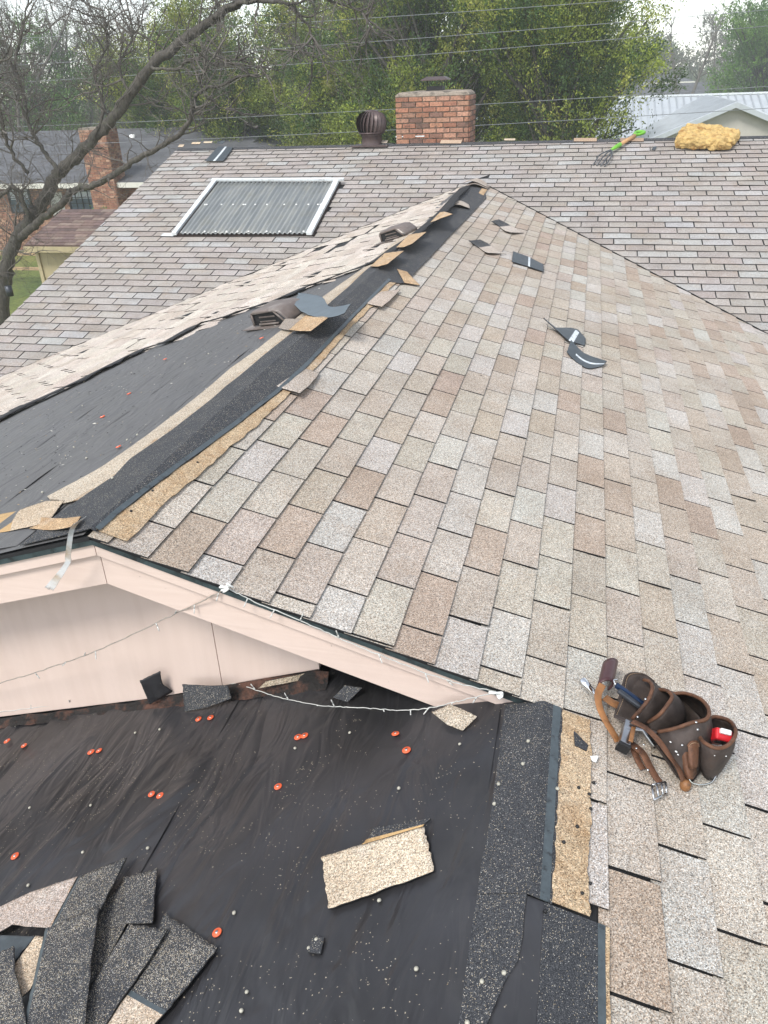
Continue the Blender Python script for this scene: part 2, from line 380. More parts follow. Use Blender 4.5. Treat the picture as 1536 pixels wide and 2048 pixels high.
# ---- shingle tabs
PR_TINTS = [(.430, .400, .352)] * 7 + [(.465, .437, .392)] * 5 + [(.425, .380, .325)] * 5 + [(.392, .330, .278)] * 4 + [(.470, .458, .432)] * 5 + [(.440, .395, .350)] * 4
R1_TINTS = [(.352, .334, .320)] * 8 + [(.370, .352, .338)] * 6 + [(.335, .312, .296)] * 3 + [(.395, .403, .405)] * 4 + [(.382, .366, .354)] * 3  # main roof kept greyer: its angle to the light is put into the tint
PL_TINTS = [(.56, .52, .47)] * 5 + [(.60, .56, .51)] * 3 + [(.53, .48, .43)] * 3  # same shingles, whitened: light caught at this angle is put into the tint
def jit(c, r=.05):
    k = 1 + rng.uniform(-r, r); return tuple(x * k * (1 + rng.uniform(-.015, .015)) for x in c)
tabs = []      # (slope, polygon points, normal, colour, thickness)
def lay_tabs(slope, on, n, k0, k1, edge_fn, off_fn, a0, a1, hs, tints, warp=.004, lift=.0022, skip=None, seed=1, gap=.0042, thick=.0048):
    """rows of tabs; row k spans edge_fn(k-1) (upper) to edge_fn(k) (butt, lower) in the down-slope coordinate"""
    for k in range(k0, k1 + 1):
        top, bot = edge_fn(k - 1), edge_fn(k); sg = 1 if bot > top else -1
        off = off_fn(k); j0 = math.floor((a0 - off) / TAB); j1 = math.ceil((a1 - off) / TAB)
        for j in range(j0, j1 + 1):
            v0, v1 = off + j * TAB + gap, off + (j + 1) * TAB - gap
            w0 = warp * n1(v0 * 1.7 + k * .13, seed); w1 = warp * n1(v1 * 1.7 + k * .13, seed)
            v0 += rng.uniform(-.0015, .0015); v1 += rng.uniform(-.0015, .0015)
            sk = rng.uniform(-.0012, .0012)
            rect = [(top - sg * .022, v0), (top - sg * .022, v1), (bot + w1 + sk, v1), (bot + w0 - sk, v0)]
            pg = clip(rect, hs((v0 + v1) / 2) if callable(hs) else hs)
            if len(pg) < 3: continue
            cu, cv = sum(p[0] for p in pg) / len(pg), sum(p[1] for p in pg) / len(pg)
            if skip and skip(cu, cv, k): continue
            l0, l1 = rng.uniform(0, lift), rng.uniform(0, lift)
            if rng.random() < .05: l0 += lift * 1.6
            pts = []
            for (u, v) in pg:
                t_ = (u - (top - sg * .022)) / (bot - top + sg * .022); f = (v - v0) / max(v1 - v0, 1e-6)
                pts.append(on(u, v, -.001 + (thick + .0036 + (l0 * (1 - f) + l1 * f)) * max(0, t_)))
            tabs.append((slope, pts, n, jit(rng.choice(tints)), thick))
ue = lambda k: U0 + EXP * k
b0 = -0.2295
def in_pr(u, v, k):
    if v < RAKE_Y and k <= 0: return True
    if k == 1 and v < -1.06: return True
    return False
# the course over the low gable's ridge is cut in two at the rake
lay_tabs('PR', on_pr, NRM['PR'], -11, 0, ue, lambda k: b0 + .1245 * k, RAKE_Y - .3, YV + .2, [(0, -1, -RAKE_Y + .012), (-1, 0, -.0), (S / S1 * CS, 1, YV - .015)], PR_TINTS)
lay_tabs('PR', on_pr, NRM['PR'], 1, 46, ue, lambda k: b0 + .1245 * k, -3.4, YV + .2, [(S / S1 * CS, 1, YV - .015), (0, -1, 3.3)], PR_TINTS, skip=in_pr)
# main roof: the coordinate runs up the slope, rows count downwards
we = lambda k: -.6526 - EXP1 * k
SKY = [hp('R1', *q) for q in ((433, 368), (682, 368), (628, 474), (352, 474))]
WR = (RIDGE_Y - YV) / CS1
def sky_skip(wd, x, k): 
    y = YV + wd * CS1; return -3.50 < x < -1.9 and 7.25 < y < 8.55
def r1_off(k): return 1.9703 + .122 * k
nR = int((WR + .6526) / EXP1)
lay_tabs('R1', on_r1, NRM['R1'], -nR, 40, we, r1_off, LEFT_X - .3, 8.4, lambda x: [(1, 0, WR - .085), (0, -1, -LEFT_X + .03), (-CS1, -math.copysign(S / S1, x), -.012)], R1_TINTS, warp=.006, lift=.003, skip=sky_skip, seed=3, gap=.0056, thick=.0062)

# torn left slope: where felt shows, no tabs
RAG = [hp('PL', *q) for q in ((-70, 880), (0, 845), (60, 815), (110, 793), (170, 765), (215, 742), (255, 722), (300, 700), (340, 688), (400, 655), (450, 640), (500, 622), (540, 612), (575, 598), (620, 578), (680, 556), (742, 533), (770, 520), (800, 498), (830, 478), (860, 455), (890, 428), (910, 405), (935, 376))]
RAGUV = [(-p.x / CS, p.y) for p in RAG]
def rag_u(v):
    pts = sorted((b, a) for a, b in RAGUV)
    if v <= pts[0][0]: return pts[0][1] + (pts[0][0] - v) * 1.3
    for (va, ua), (vb, ub) in zip(pts, pts[1:]):
        if va <= v <= vb: return ua + (ub - ua) * (v - va) / max(vb - va, 1e-6)
    return .05
missing = [hp('PL', *q) for q in ((605, 497), (682, 489), (655, 505), (630, 503))]
def pl_skip(u, v, k):
    if u < rag_u(v) + .03: return True
    for p in missing:
        if abs(-p.x / CS - u) < .12 and abs(p.y - v) < .22: return True
    return rng.random() < .018
lay_tabs('PL', on_pl, NRM['PL'], 0, 48, lambda k: .1 + EXP * k, lambda k: .05 + .1245 * k, -.6, YV + .3, [(S / S1 * CS, 1, YV - .015), (-1, 0, -.03)], PL_TINTS, warp=.012, lift=.011, skip=pl_skip, seed=5)

def area(pts):
    q = [proj(p) for p in pts]
    if any(x is None for x in q): return 0
    cx, cy = sum(x[0] for x in q) / len(q), sum(x[1] for x in q) / len(q)
    if not (0 < cx < 1536 and 0 < cy < 2048): return 0
    return abs(sum(q[i][0] * q[(i + 1) % len(q)][1] - q[(i + 1) % len(q)][0] * q[i][1] for i in range(len(q)))) / 2
order = sorted(range(len(tabs)), key=lambda i: -area(tabs[i][1]))
single = set(order[:300])
deck_of = {'PR': deck_pr, 'PL': deck_pl, 'R1': deck_r1}
mass = {k: MB() for k in deck_of}
for i, (sl_, pts, n, col, th) in enumerate(tabs):
    t_ = MB() if i in single else mass[sl_]
    t_.poly(pts, n, th, 0, 1, col)
    if i in single: sub(t_, "shingle", ['gran', 'edge'], deck_of[sl_])
for k, m_ in mass.items():
    tag(sub(m_, "shingles", ['gran', 'edge'], deck_of[k]), kind="stuff")

# ---- felt underlayment with wrinkles
def felt_grid(on, u0, u1, v0, v1, nu, nv, h, amp, seed):
    G = []
    for i in range(nu + 1):
        u = u0 + (u1 - u0) * i / nu; row = []
        for j in range(nv + 1):
            v = v0 + (v1 - v0) * j / nv
            a = n1(u * 15 + n1(v * 3.2, seed) * 1.1 + v * 2.2, seed + 1); b_ = n1(u * 23 + v * 3 + n1(v * 3.1, seed + 4), seed + 2); c_ = n1(v * 5 + u * 4, seed + 3)
            env = .35 + .65 * max(0, n1(u * 1.6 + 3, seed + 5) * .5 + .5) * max(0, n1(v * 1.4, seed + 6) * .5 + .5) * 1.6
            row.append(on(u, v, h + amp * env * (max(0, a) ** 2 * 1.0 + .35 * b_ + .3 * c_)))
        G.append(row)
    return G
m_ = MB(); m_.grid(felt_grid(on_pf, .02, 4.2, -3.4, .55, 300, 200, .006, .015, 11))
felt_low = part(m_, "felt_underlayment", ['felt'])
tag(felt_low, "wrinkled black felt over the low front slope")
m_ = MB()
for c_ in (1.02, 2.02):                                              # overlapping lower edges of the felt rolls
    row = [[on_pf(c_ + du + .01 * n1(v * 1.2, 4), v, h) for v in [(-3.3 + .06 * k) for k in range(57)]] for du, h in ((-.9, .010), (-.3, .0125), (-.01, .014), (.0, .007))]
    m_.grid(row)
sub(m_, "felt_lap", ['felt'], felt_low)
m_ = MB(); G = []
for i in range(90):
    v = RAKE_Y + (YV - .2 - RAKE_Y) * i / 89; row = []
    for j in range(24):
        u = .02 + (rag_u(v) + .22 - .02) * j / 23
        row.append(on_pl(u, v, .004 + .007 * max(0, n1(u * 6 + v * .7, 21)) + .003 * n1(u * 15 + v * 2.3, 22) + .002 * n1(v * 9 + u * 3, 3)))
    G.append(row)
m_.grid(G); felt_up = part(m_, "felt_underlayment", ['dustyfelt'])
tag(felt_up, "dusty grey-black felt on the torn left slope")
m_ = MB()
for u_ in (.62, 1.05, 1.5):
    m_.grid([[on_pl(u_ + du + .018 * n1(v * 1.5 + u_ * 7, 8) + .03 * (v - 1), v, h + .003 * n1(v * 6, 9)) for v in [RAKE_Y + .03 + .07 * k for k in range(int((2.9 - u_ * .6 + .4) / .07))]] for du, h in ((-.25, .006), (-.02, .015), (.0, .018), (.006, .004))])
sub(m_, "felt_lap", ['dustyfelt'], felt_up)
# torn lower edge of the remaining shingles: a curling dark lip
m_ = MB(); G0 = []
for i, (u, v) in enumerate([(a, b) for a, b in RAGUV]):
    pass
RP = bez([on_pl(u, v, .010) for u, v in RAGUV], 6)
G = [[p + Vector((.035 + .02 * n1(i * .7, 31), 0, .012 + .010 * abs(n1(i * .45, 32)) + .012)) for i, p in enumerate(RP)], [p + Vector((.0, .0, .014 + .006 * n1(i * .6, 33))) for i, p in enumerate(RP)], [p + Vector((-.10, 0.03, -.02)) for p in RP]]
m_.grid(G); part(m_, "torn_edge", ['edge'], solid=.005)

TANC = (.47, .37, .25)
# ---- ridge strips: black headlap, seal strip, tan strip
def ribbon(rows, mats_, name, parent=house, mf=None, col=(1, 1, 1), th=.003):
    m_ = MB(); m_.grid(rows, mf=mf, col=col, smooth=False); o = part(m_, name, mats_, parent) if parent is house else sub(m_, name, mats_, parent)
    md = o.modifiers.new("solid", 'SOLIDIFY'); md.thickness = th; md.offset = -1
    return o
def frange(a, b_, st):
    n = max(2, int((b_ - a) / st)); return [a + (b_ - a) * i / n for i in range(n + 1)]
def table(pl, px):
    "pixel polyline on a slope -> sorted (distance along the ridge, distance from the ridge)"
    q = [hp(pl, x, y, .012) for x, y in px]; return sorted((p.y, abs(p.x) / CS if (p.x > 0) == (pl == 'PR') else 0.0) for p in q)
def lerp(P_, v):
    for (a, b_), (c, d) in zip(P_, P_[1:]):
        if a <= v <= c: return b_ + (d - b_) * (v - a) / (c - a)
    return P_[0][1] if v < P_[0][0] else P_[-1][1]
SEAL = [(-.5, .0), (-.42, .004), (0, .036), (.5, .084), (.9, .116), (1.3, .127), (2.2, .120), (3.1, .120), (3.2, .122)]
EDGE_R = SEAL[:-1] + table('PR', [(790, 566), (808, 568), (829, 545), (860, 514), (894, 477), (933, 438), (972, 396), (968, 380)])
EDGE_R = sorted(EDGE_R)
BANDL = table('PL', [(109, 1035), (171, 992), (233, 951), (262, 919), (357, 853), (408, 813), (481, 751), (543, 700), (600, 655), (660, 607), (699, 573), (741, 534), (790, 506), (824, 488), (860, 456), (884, 435), (912, 415), (933, 389), (941, 376)])
BEIGEL = table('PL', [(80, 1003), (135, 992), (200, 937), (291, 875), (364, 820), (426, 769), (463, 736), (514, 700), (580, 648), (647, 594), (740, 527)])
TANL = [(v, u + .016) for v, u in SEAL]
TANR = [(-.5, .118), (-.14, .108), (.1, .125), (.4, .146), (.72, .166), (1.1, .172), (1.5, .168), (2.05, .165), (3.2, .17)]
vv = frange(RAKE_Y + .01, 8.25, .04)
er = lambda v: max(.012, lerp(EDGE_R, v) + .002 * n1(v * 8, 40))
ribbon([[on_pl(lerp(BANDL, v) + .006 * n1(v * 7, 41), v, .0125) for v in vv], [on_pl(min(.03, lerp(BANDL, v) * .5), v, .015) for v in vv], [Vector((0, v, .018)) for v in vv], [on_pr(er(v) * .45, v, .0155) for v in vv], [on_pr(er(v), v, .0135) for v in vv]], ['head'], "ridge_headlap")
vs_ = frange(RAKE_Y + .02, 3.15, .03)
ribbon([[on_pr(max(.014, lerp(SEAL, v)) - .008, v, .0195) for v in vs_], [on_pr(max(.014, lerp(SEAL, v)) + .010 + .002 * n1(v * 9, 42), v, .0170) for v in vs_]], ['seal'], "seal_strip")
vt = frange(RAKE_Y + .02, 3.2, .02)
ribbon([[on_pr(max(.02, lerp(TANL, v)) - .004 + .004 * n1(v * 25, 45), v, .0126) for v in vt], [on_pr(max(.05, lerp(TANR, v)) + .006 * n1(v * 9, 43) + .004 * n1(v * 27, 44), v, .0126) for v in vt]], ['tangran'], "tan_strip", th=.002, col=TANC)
vb = frange(-.10, 5.0, .04)
ribbon([[on_pl(lerp(BEIGEL, v) + .006 * n1(v * 6, 45), v, .0118) for v in vb], [on_pl(lerp(BANDL, v) + .03, v, .0118) for v in vb], [on_pl(max(.01, lerp(BANDL, v) - .01), v, .0118) for v in vb]], ['gran', 'tangran'], "starter_strip", mf=lambda i, j: i, col=(.47, .42, .345))
# low gable ridge
va = frange(-1.06, -.425, .03)
ribbon([[on_pf(.112 + .004 * n1(v * 6, 47), v, .0150) for v in va], [on_pf(.03, v, .0155) for v in va], [Vector((XR, v, -S * XR + .015)) for v in va], [on_pr(1.489, v, .0135) for v in va]], ['head'], "ridge_headlap")
ribbon([[on_pr(1.4885, v, .0132) for v in va], [on_pr(1.512 + .002 * n1(v * 20, 4), v, .0132) for v in va]], ['seal'], "seal_strip")
ribbon([[on_pr(1.511, v, .0118) for v in va], [on_pr(1.521 + .004 * n1(v * 60, 4), v, .0118) for v in va]], ['head'], "ridge_headlap", th=.002)
vt2 = frange(-1.055, -.43, .012)
ribbon([[on_pr(1.519 + .003 * n1(v * 60, 4), v, .0126) for v in vt2], [on_pr(1.606 + .005 * n1(v * 14, 48) + .003 * n1(v * 50, 49), v, .0128) for v in vt2]], ['tangran'], "tan_strip", th=.002, col=TANC)
# below the tear the next course is bare up to its own seal strip
vc = frange(-3.2, -1.062, .05)
def torn(v): return lerp([(-1.6, .105), (-1.42, .085), (-1.36, .06), (-1.27, .03), (-1.18, -.012), (-1.11, -.03), (-1.06, -.035)], v) if v > -1.6 else .105
ribbon([[on_pf(.112 + .005 * n1(v * 6, 50), v, .0132) for v in vc], [on_pf(max(.0, torn(v)) + .003 * n1(v * 40, 3), v, .0135) for v in vc]], ['head'], "ridge_headlap", th=.004)
ribbon([[on_pf(.16, v, .0095) for v in vc], [on_pf(.004, v, .010) for v in vc], [Vector((XR, v, -S * XR + .009)) for v in vc], [on_pr(1.507, v, .008) for v in vc]], ['felt'], "felt_lap")
ribbon([[on_pr(1.474 + .028, v, .0095) for v in vc], [on_pr(1.628, v, .009) for v in vc]], ['head'], "ridge_headlap")
ribbon([[on_pr(1.6275, v, .0096) for v in vc], [on_pr(1.645 + .002 * n1(v * 20, 8), v, .0096) for v in vc]], ['seal'], "seal_strip")
ribbon([[on_pr(1.6445, v, .0094) for v in vc], [on_pr(1.654 + .004 * n1(v * 40, 9), v, .0094) for v in vc]], ['tangran'], "tan_strip", th=.002, col=TANC)
# main ridge: bare strip with a few caps left
xs = frange(LEFT_X, 10.5, .1)
ribbon([[on_r1(WR - .105 - .012 * n1(x * 4, 51), x, .012) for x in xs], [on_r1(WR - .02, x, .015) for x in xs], [Vector((x, RIDGE_Y + .06, RIDGE_Z + .004)) for x in xs]], ['head'], "ridge_headlap")
def r1_patch(px0, px1, py, hgt, mat, col=(1, 1, 1), name="ridge_cap"):
    a, b_ = hp('R1', px0, py), hp('R1', px1, py); m_ = MB()
    m_.poly([a + NRM['R1'] * .022, b_ + NRM['R1'] * .022, b_ + Vector((0, hgt, hgt * S1)) + NRM['R1'] * .028, a + Vector((0, hgt, hgt * S1)) + NRM['R1'] * .028], NRM['R1'], .006, 0, 1, col)
    part(m_, name, [mat, 'edge'])
for a, b_, y, hh, mt, c in ((1147, 1193, 286, .10, 'gran', (.40, .30, .22)), (1240, 1287, 286, .10, 'gran', (.36, .27, .20)), (880, 922, 290, .11, 'gran', (.48, .38, .29)), (792, 834, 283, .06, 'gran', (.55, .46, .38)),
                           (756, 774, 289, .08, 'gran', (.5, .45, .38)), (356, 366, 297, .08, 'gran', (.5, .42, .32)), (383, 400, 291, .06, 'gran', (.55, .45, .33)), (407, 424, 289, .05, 'gran', (.55, .48, .36)), (1008, 1030, 284, .05, 'gran', (.5, .43, .33))):
    r1_patch(a, b_, y, hh, mt, c)
# dark valley lines
for sg, nm in ((1, 'PR'), (-1, 'PL')):
    m_ = MB(); tt = frange(.02, 7.2, .12)
    m_.grid([[Vector((sg * t_, vall(t_) + d, -S * t_ + h)) for t_ in tt] for d, h in ((-.012, .013), (.0, .014), (.016, .012))])
    part(m_, "valley_lining", ['edge'])

# ---- front gable: barge boards, drip edge, wall
PEAK = Vector((0, RAKE_Y, -.012))
def rake(sgn, x1, d0, d1, y, th, name, mat, x0=0, cut=0.0):
    m_ = MB(); f = lambda x, d: Vector((sgn * x, y, -S * x - .010 - d))
    m_.poly([f(x0, d0), f(x1, d0), f(x1 - cut, d1), f(x0, d1)], Vector((0, -1, 0)), th); o = part(m_, name, [mat])
    md = o.modifiers.new("bevel", 'BEVEL'); md.width = .003; md.segments = 2
    return o
for sgn, xe in ((1, 1.385), (-1, 3.2)):
    rake(sgn, xe, .004, .026, RAKE_Y + .002, .012, "drip_edge", 'drip', .0)
    rake(sgn, xe - .015, .020, .068, RAKE_Y + .010, .02, "barge_trim", 'paint', .0015)
    rake(sgn, xe - (.025 if sgn > 0 else 0), .066, .185, RAKE_Y + .026, .03, "barge_board", 'paint', .0015, cut=(.20 if sgn > 0 else 0))
m_ = MB(); m_.poly([(0, RAKE_Y + .03, -.07), (1.3, RAKE_Y + .03, -.07 - S * 1.3), (1.3, WALL_Y + 1.2, -.07 - S * 1.3), (0, WALL_Y + 1.2, -.07)], NRM['PR'], .012); part(m_, "soffit", ['dark'])
m_ = MB(); m_.poly([(0, RAKE_Y + .03, -.07), (-3.2, RAKE_Y + .03, -.07 - S * 3.2), (-3.2, WALL_Y + 1.2, -.07 - S * 3.2), (0, WALL_Y + 1.2, -.07)], NRM['PL'], .012); part(m_, "soffit", ['dark'])
wb = [(-3.2, -S * (2 * XR + 3.2) + .02), (-.9, -1.125), (-.083, -.870), (.40, -.690), (.617, -.612), (.622, -.30)]
seam = .235
for a0, a1 in ((-3.2, seam - .0015), (seam + .0015, .622)):
    def zb(x):
        for (xa, za), (xb, zb_) in zip(wb, wb[1:]):
            if xa <= x <= xb: return za + (zb_ - za) * (x - xa) / (xb - xa)
        return wb[-1][1]
    xs_ = [a0] + [x for x, _ in wb[:-1] if a0 < x < a1] + [a1]
    top = [(x, WALL_Y, -S * abs(x) - .085) for x in ([a1] + ([0] if a0 < 0 < a1 else []) + [a0])]
    m_ = MB(); m_.poly([(x, WALL_Y, zb(min(x, .617))) for x in xs_] + top, Vector((0, -1, 0)), .02); part(m_, "wall_panel", ['wallpaint'], bevel=.002)
m_ = MB(); m_.poly([(-3.2, .42, -2.2), (1.4, .42, -1.0), (1.4, .42, -.56), (0, .42, -.12), (-3.2, .42, -1.12)], Vector((0, -1, 0)), .02); part(m_, "attic_sheathing", ['dark'])
# rotten strip along the foot of the wall
m_ = MB(); xs_ = frange(-3.0, .66, .03); zpf = lambda x: -S * XR - S * (XR - x)
m_.grid([[Vector((x, WALL_Y - .004 - .012 * abs(n1(x * 11, 61)) - d, (zb(min(x, .617)) * (1 - t_) + (zpf(x) + .012) * t_) + h * n1(x * 17, 62 + t_ * 3))) for x in xs_] for d, t_, h in ((0.0, -.08, .003), (.014, .25, .012), (.022, .7, .010), (.045 , 1.0, .004))], smooth=False)
part(m_, "rotten_trim", ['rot'])
# other outer walls of the house, seen only from the side
m_ = MB(); m_.poly([(LEFT_X + .3, 5.2, GROUND_Z), (LEFT_X + .3, 14.4, GROUND_Z), (LEFT_X + .3, 14.4, RIDGE_Z - 4.47 * S1 - .05), (LEFT_X + .3, RIDGE_Y, RIDGE_Z - .05), (LEFT_X + .3, 5.2, zl(5.2) - .05)], Vector((-1, 0, 0)), .1); part(m_, "side_wall", ['paint'])
m_ = MB(); m_.poly([(LEFT_X + .01, 4.9, zl(4.9) - .02), (LEFT_X + .01, RIDGE_Y, RIDGE_Z - .02), (LEFT_X + .01, RIDGE_Y, RIDGE_Z - .16), (LEFT_X + .01, 4.9, zl(4.9) - .16)], Vector((-1, 0, 0)), .02); part(m_, "barge_board", ['paint'])

# ---- corrugated skylight
A, B, C, D = [p.copy() for p in SKY]      # top-left, top-right, bottom-right, bottom-left
mt, t, b = new_mat("corrugated_sheet")
n = noise(t, 1, pos(t, (14, 1.6, 1)), detail=4); r = ramp(t, [(.28, (.15, .162, .163)), (.5, (.205, .216, .212)), (.74, (.30, .30, .27))]); t.links.new(n.outputs[0], r.inputs[0])
n2 = noise(t, 3, detail=5); r2 = ramp(t, [(.5, 0), (.8, .5)]); t.links.new(n2.outputs[0], r2.inputs[0])
t.links.new(mixc(t, r.outputs[0], (.20, .19, .14), r2.outputs[0]), b.inputs["Base Color"]); b.inputs["Roughness"].default_value = .32; b.inputs["Coat Weight"].default_value = .25; M['panel'] = mt
skyl = MB(); NR = NRM['R1']
skyl.poly([A + NR * .03, B + NR * .03, C + NR * .03, D + NR * .03], NR, .06, 0)
skylight = part(skyl, "skylight", ['dark'])
nc = 27; m_ = MB(); G = []
for i in range(9):
    f = i / 8; L, R_ = A.lerp(D, .03 + f * .975), B.lerp(C, .03 + f * .975); row = []
    for j in range(nc * 8 + 1):
        g = .035 + .93 * j / (nc * 8); row.append(L.lerp(R_, g) + NR * (.048 + .010 * math.sin(2 * math.pi * j / 8)))
    G.append(row)
m_.grid(G); sub(m_, "corrugated_panel", ['panel'], skylight, solid=.002).matrix_parent_inverse = Matrix.Identity(4)
def bar(a, b_, wv, n, h, th, name, mat, par):
    m_ = MB(); m_.poly([a + n * h, b_ + n * h, b_ + wv + n * h, a + wv + n * h], n, th); return sub(m_, name, [mat], par, bevel=.003)
XV = Vector((1, 0, 0))
bar(A + Vector((-.035, 0, 0)), D + Vector((-.035, -.02, -.006)), XV * .062, NR, .068, .035, "flashing", 'white', skylight)
bar(B + Vector((-.085, 0, 0)), C + Vector((-.085, -.02, -.006)), XV * .072, NR, .068, .035, "flashing", 'white', skylight)
bar(A + Vector((-.05, -.035, -.01)), B + Vector((.05, -.035, -.01)), Vector((0, .05, .05 * S1)), NR, .078, .03, "flashing", 'white', skylight)
bar(D + Vector((-.20, -.01, 0)), D + Vector((-.02, -.02, 0)), Vector((0, .07, .07 * S1)), NR, .016, .004, "flashing", 'white', skylight)
for row, g0 in ((.50, [.07, .085, .20, .29, .37, .385, .46, .55, .68, .77, .86, .93, .95, .97]), (.985, [.22, .30, .38, .46, .54, .67, .76, .84, .93])):
    L, R_ = A.lerp(D, row), B.lerp(C, row)
    for g in g0:
        m_ = MB(); m_.lathe([(0, .010), (.010, .006), (.013, 0)], L.lerp(R_, g) + NR * .060, NR, 8); sub(m_, "screw", ['plastic'], skylight)

# ---- chimney of the house: every brick is a piece
CX0, CX1, CY0, CY1, CZ0 = -1.345, -.295, 9.985, 10.60, .20
BH, BW, JT = .0668, .196, .013
m_ = MB(); m_.box((CX0 + .012, CY0 + .012, CZ0), (CX1 - CX0 - .024, 0, 0), (0, CY1 - CY0 - .024, 0), (0, 0, .785), 0)
chim = part(m_, "chimney", ['mortar'])
BRT = [(.31, .145, .09), (.35, .175, .11), (.27, .125, .08), (.38, .205, .14), (.25, .13, .09), (.34, .185, .125), (.17, .095, .07)]
def brick_face(o, ax, ay, length, rows, parent, off=0, single_=True, mbx=None, bh=BH, bw=BW, jt=JT, tints=BRT, depth=.03):
    o, ax, ay = Vector(o), Vector(ax), Vector(ay); n = ax.cross(ay)
    for r in range(rows):
        p = -(bw / 2) * ((r + off) % 2)
        while p < length - .01:
            a, e = max(p, 0) + jt / 2, min(p + bw, length) - jt / 2
            p += bw
            if e - a < .02: continue
            q = o + ax * a + ay * (r * bh + jt / 2) + n * (rng.uniform(-.003, .003) - depth)
            m2 = MB() if single_ else mbx
            m2.box(q, ax * (e - a), ay * (bh - jt), n * (depth + .012), 0, jit(rng.choice(tints), .14))
            if single_: sub(m2, "brick", ['brick'], parent, bevel=.003)
brick_face((CX0, CY0, CZ0 + .02), (1, 0, 0), (0, 0, 1), CX1 - CX0, 11, chim)
brick_face((CX1 + .0, CY0 + .012, CZ0 + .02), (0, 1, 0), (0, 0, 1), CY1 - CY0 - .02, 11, chim, 1)
m_ = MB(); zt = CZ0 + .775
ring = lambda d, z: [(CX0 + d, CY0 + d, z), (CX1 - d, CY0 + d, z), (CX1 - d, CY1 - d, z), (CX0 + d, CY1 - d, z)]
m_.grid([ring(.012, zt - .02), ring(.0, zt - .018), ring(.008, zt + .005), ring(.05, zt + .035), ring(.3, zt + .05)], closed=True, smooth=False); sub(m_, "mortar_crown", ['mortar'], chim)
fx0, fx1, fy, fz = -.93, -.70, 10.28, zt + .03
m_ = MB(); m_.box((fx0, fy - .11, fz), (fx1 - fx0, 0, 0), (0, .22, 0), (0, 0, .07)); sub(m_, "flue", ['black'], chim)
m_ = MB()
for x in (fx0 + .008, fx1 - .012):
    for y in (fy - .1, fy + .1): m_.box((x, y, fz + .06), (.008, 0, 0), (0, .008, 0), (0, 0, .085))
sub(m_, "cap_legs", ['black'], chim)
m_ = MB(); cw = (-1.0, -.62)
m_.grid([[(cw[0], fy - .17, fz + .138), (cw[1], fy - .17, fz + .138), (cw[1], fy + .17, fz + .138), (cw[0], fy + .17, fz + .138)], [(cw[0], fy - .17, fz + .152), (cw[1], fy - .17, fz + .152), (cw[1], fy + .17, fz + .152), (cw[0], fy + .17, fz + .152)], [(cw[0] + .07, fy - .07, fz + .188), (cw[1] - .07, fy - .07, fz + .188), (cw[1] - .07, fy + .07, fz + .188), (cw[0] + .07, fy + .07, fz + .188)]], closed=True, smooth=False)
m_.add([(cw[0] + .07, fy - .07, fz + .188), (cw[1] - .07, fy - .07, fz + .188), (cw[1] - .07, fy + .07, fz + .188), (cw[0] + .07, fy + .07, fz + .188), (cw[0], fy - .17, fz + .138), (cw[1], fy - .17, fz + .138), (cw[1], fy + .17, fz + .138), (cw[0], fy + .17, fz + .138)], [[0, 1, 2, 3], [7, 6, 5, 4]])
sub(m_, "rain_cap", ['brownmetal'], chim)
m_ = MB(); m_.box((CX0 - .004, CY0 - .010, RIDGE_Z + .088), (.42, 0, 0), (0, .02, 0), (0, 0, .014)); sub(m_, "flashing", ['white'], chim)

# ---- turbine vent
TV = Vector((-1.70, 9.97, RIDGE_Z - .005))
m_ = MB(); m_.lathe([(.155, .0), (.150, .03), (.142, .125), (.150, .13), (.150, .145), (.12, .15)], TV, n=28); m_.box(TV + Vector((-.27, -.2, -.012)), (.54, 0, 0), (0, .4, 0), (0, 0, .018))
vent = part(m_, "turbine_vent", ['brownmetal'])
m_ = MB(); m_.lathe([(.13, .145), (.15, .30), (.09, .40), (0, .41)], TV, n=20); sub(m_, "core", ['black'], vent)
m_ = MB(); m_.lathe([(0, .458), (.05, .455), (.09, .44), (.092, .432), (.0, .43)], TV, n=24); m_.lathe([(.148, .138), (.188, .155), (.19, .17), (.15, .165)], TV, n=28); sub(m_, "cap_ring", ['brownmetal'], vent)
prof = [(.178, .155), (.208, .21), (.222, .28), (.21, .35), (.17, .405), (.088, .442)]
nb = 22
for k in range(nb):
    a = 2 * math.pi * k / nb; m_ = MB(); G = []
    for i, (r, h) in enumerate(prof):
        tw = a + .30 * i / 5; row = []
        for j in range(4):
            ph = tw + (j / 3) * (2 * math.pi / nb) * 1.25; rr = r - .05 * (1 - j / 3) * min(1, r / .2)
            row.append(TV + Vector((rr * math.cos(ph), rr * math.sin(ph), h)))
        G.append(row)
    m_.grid(G); sub(m_, "vane", ['brownmetal'], vent)

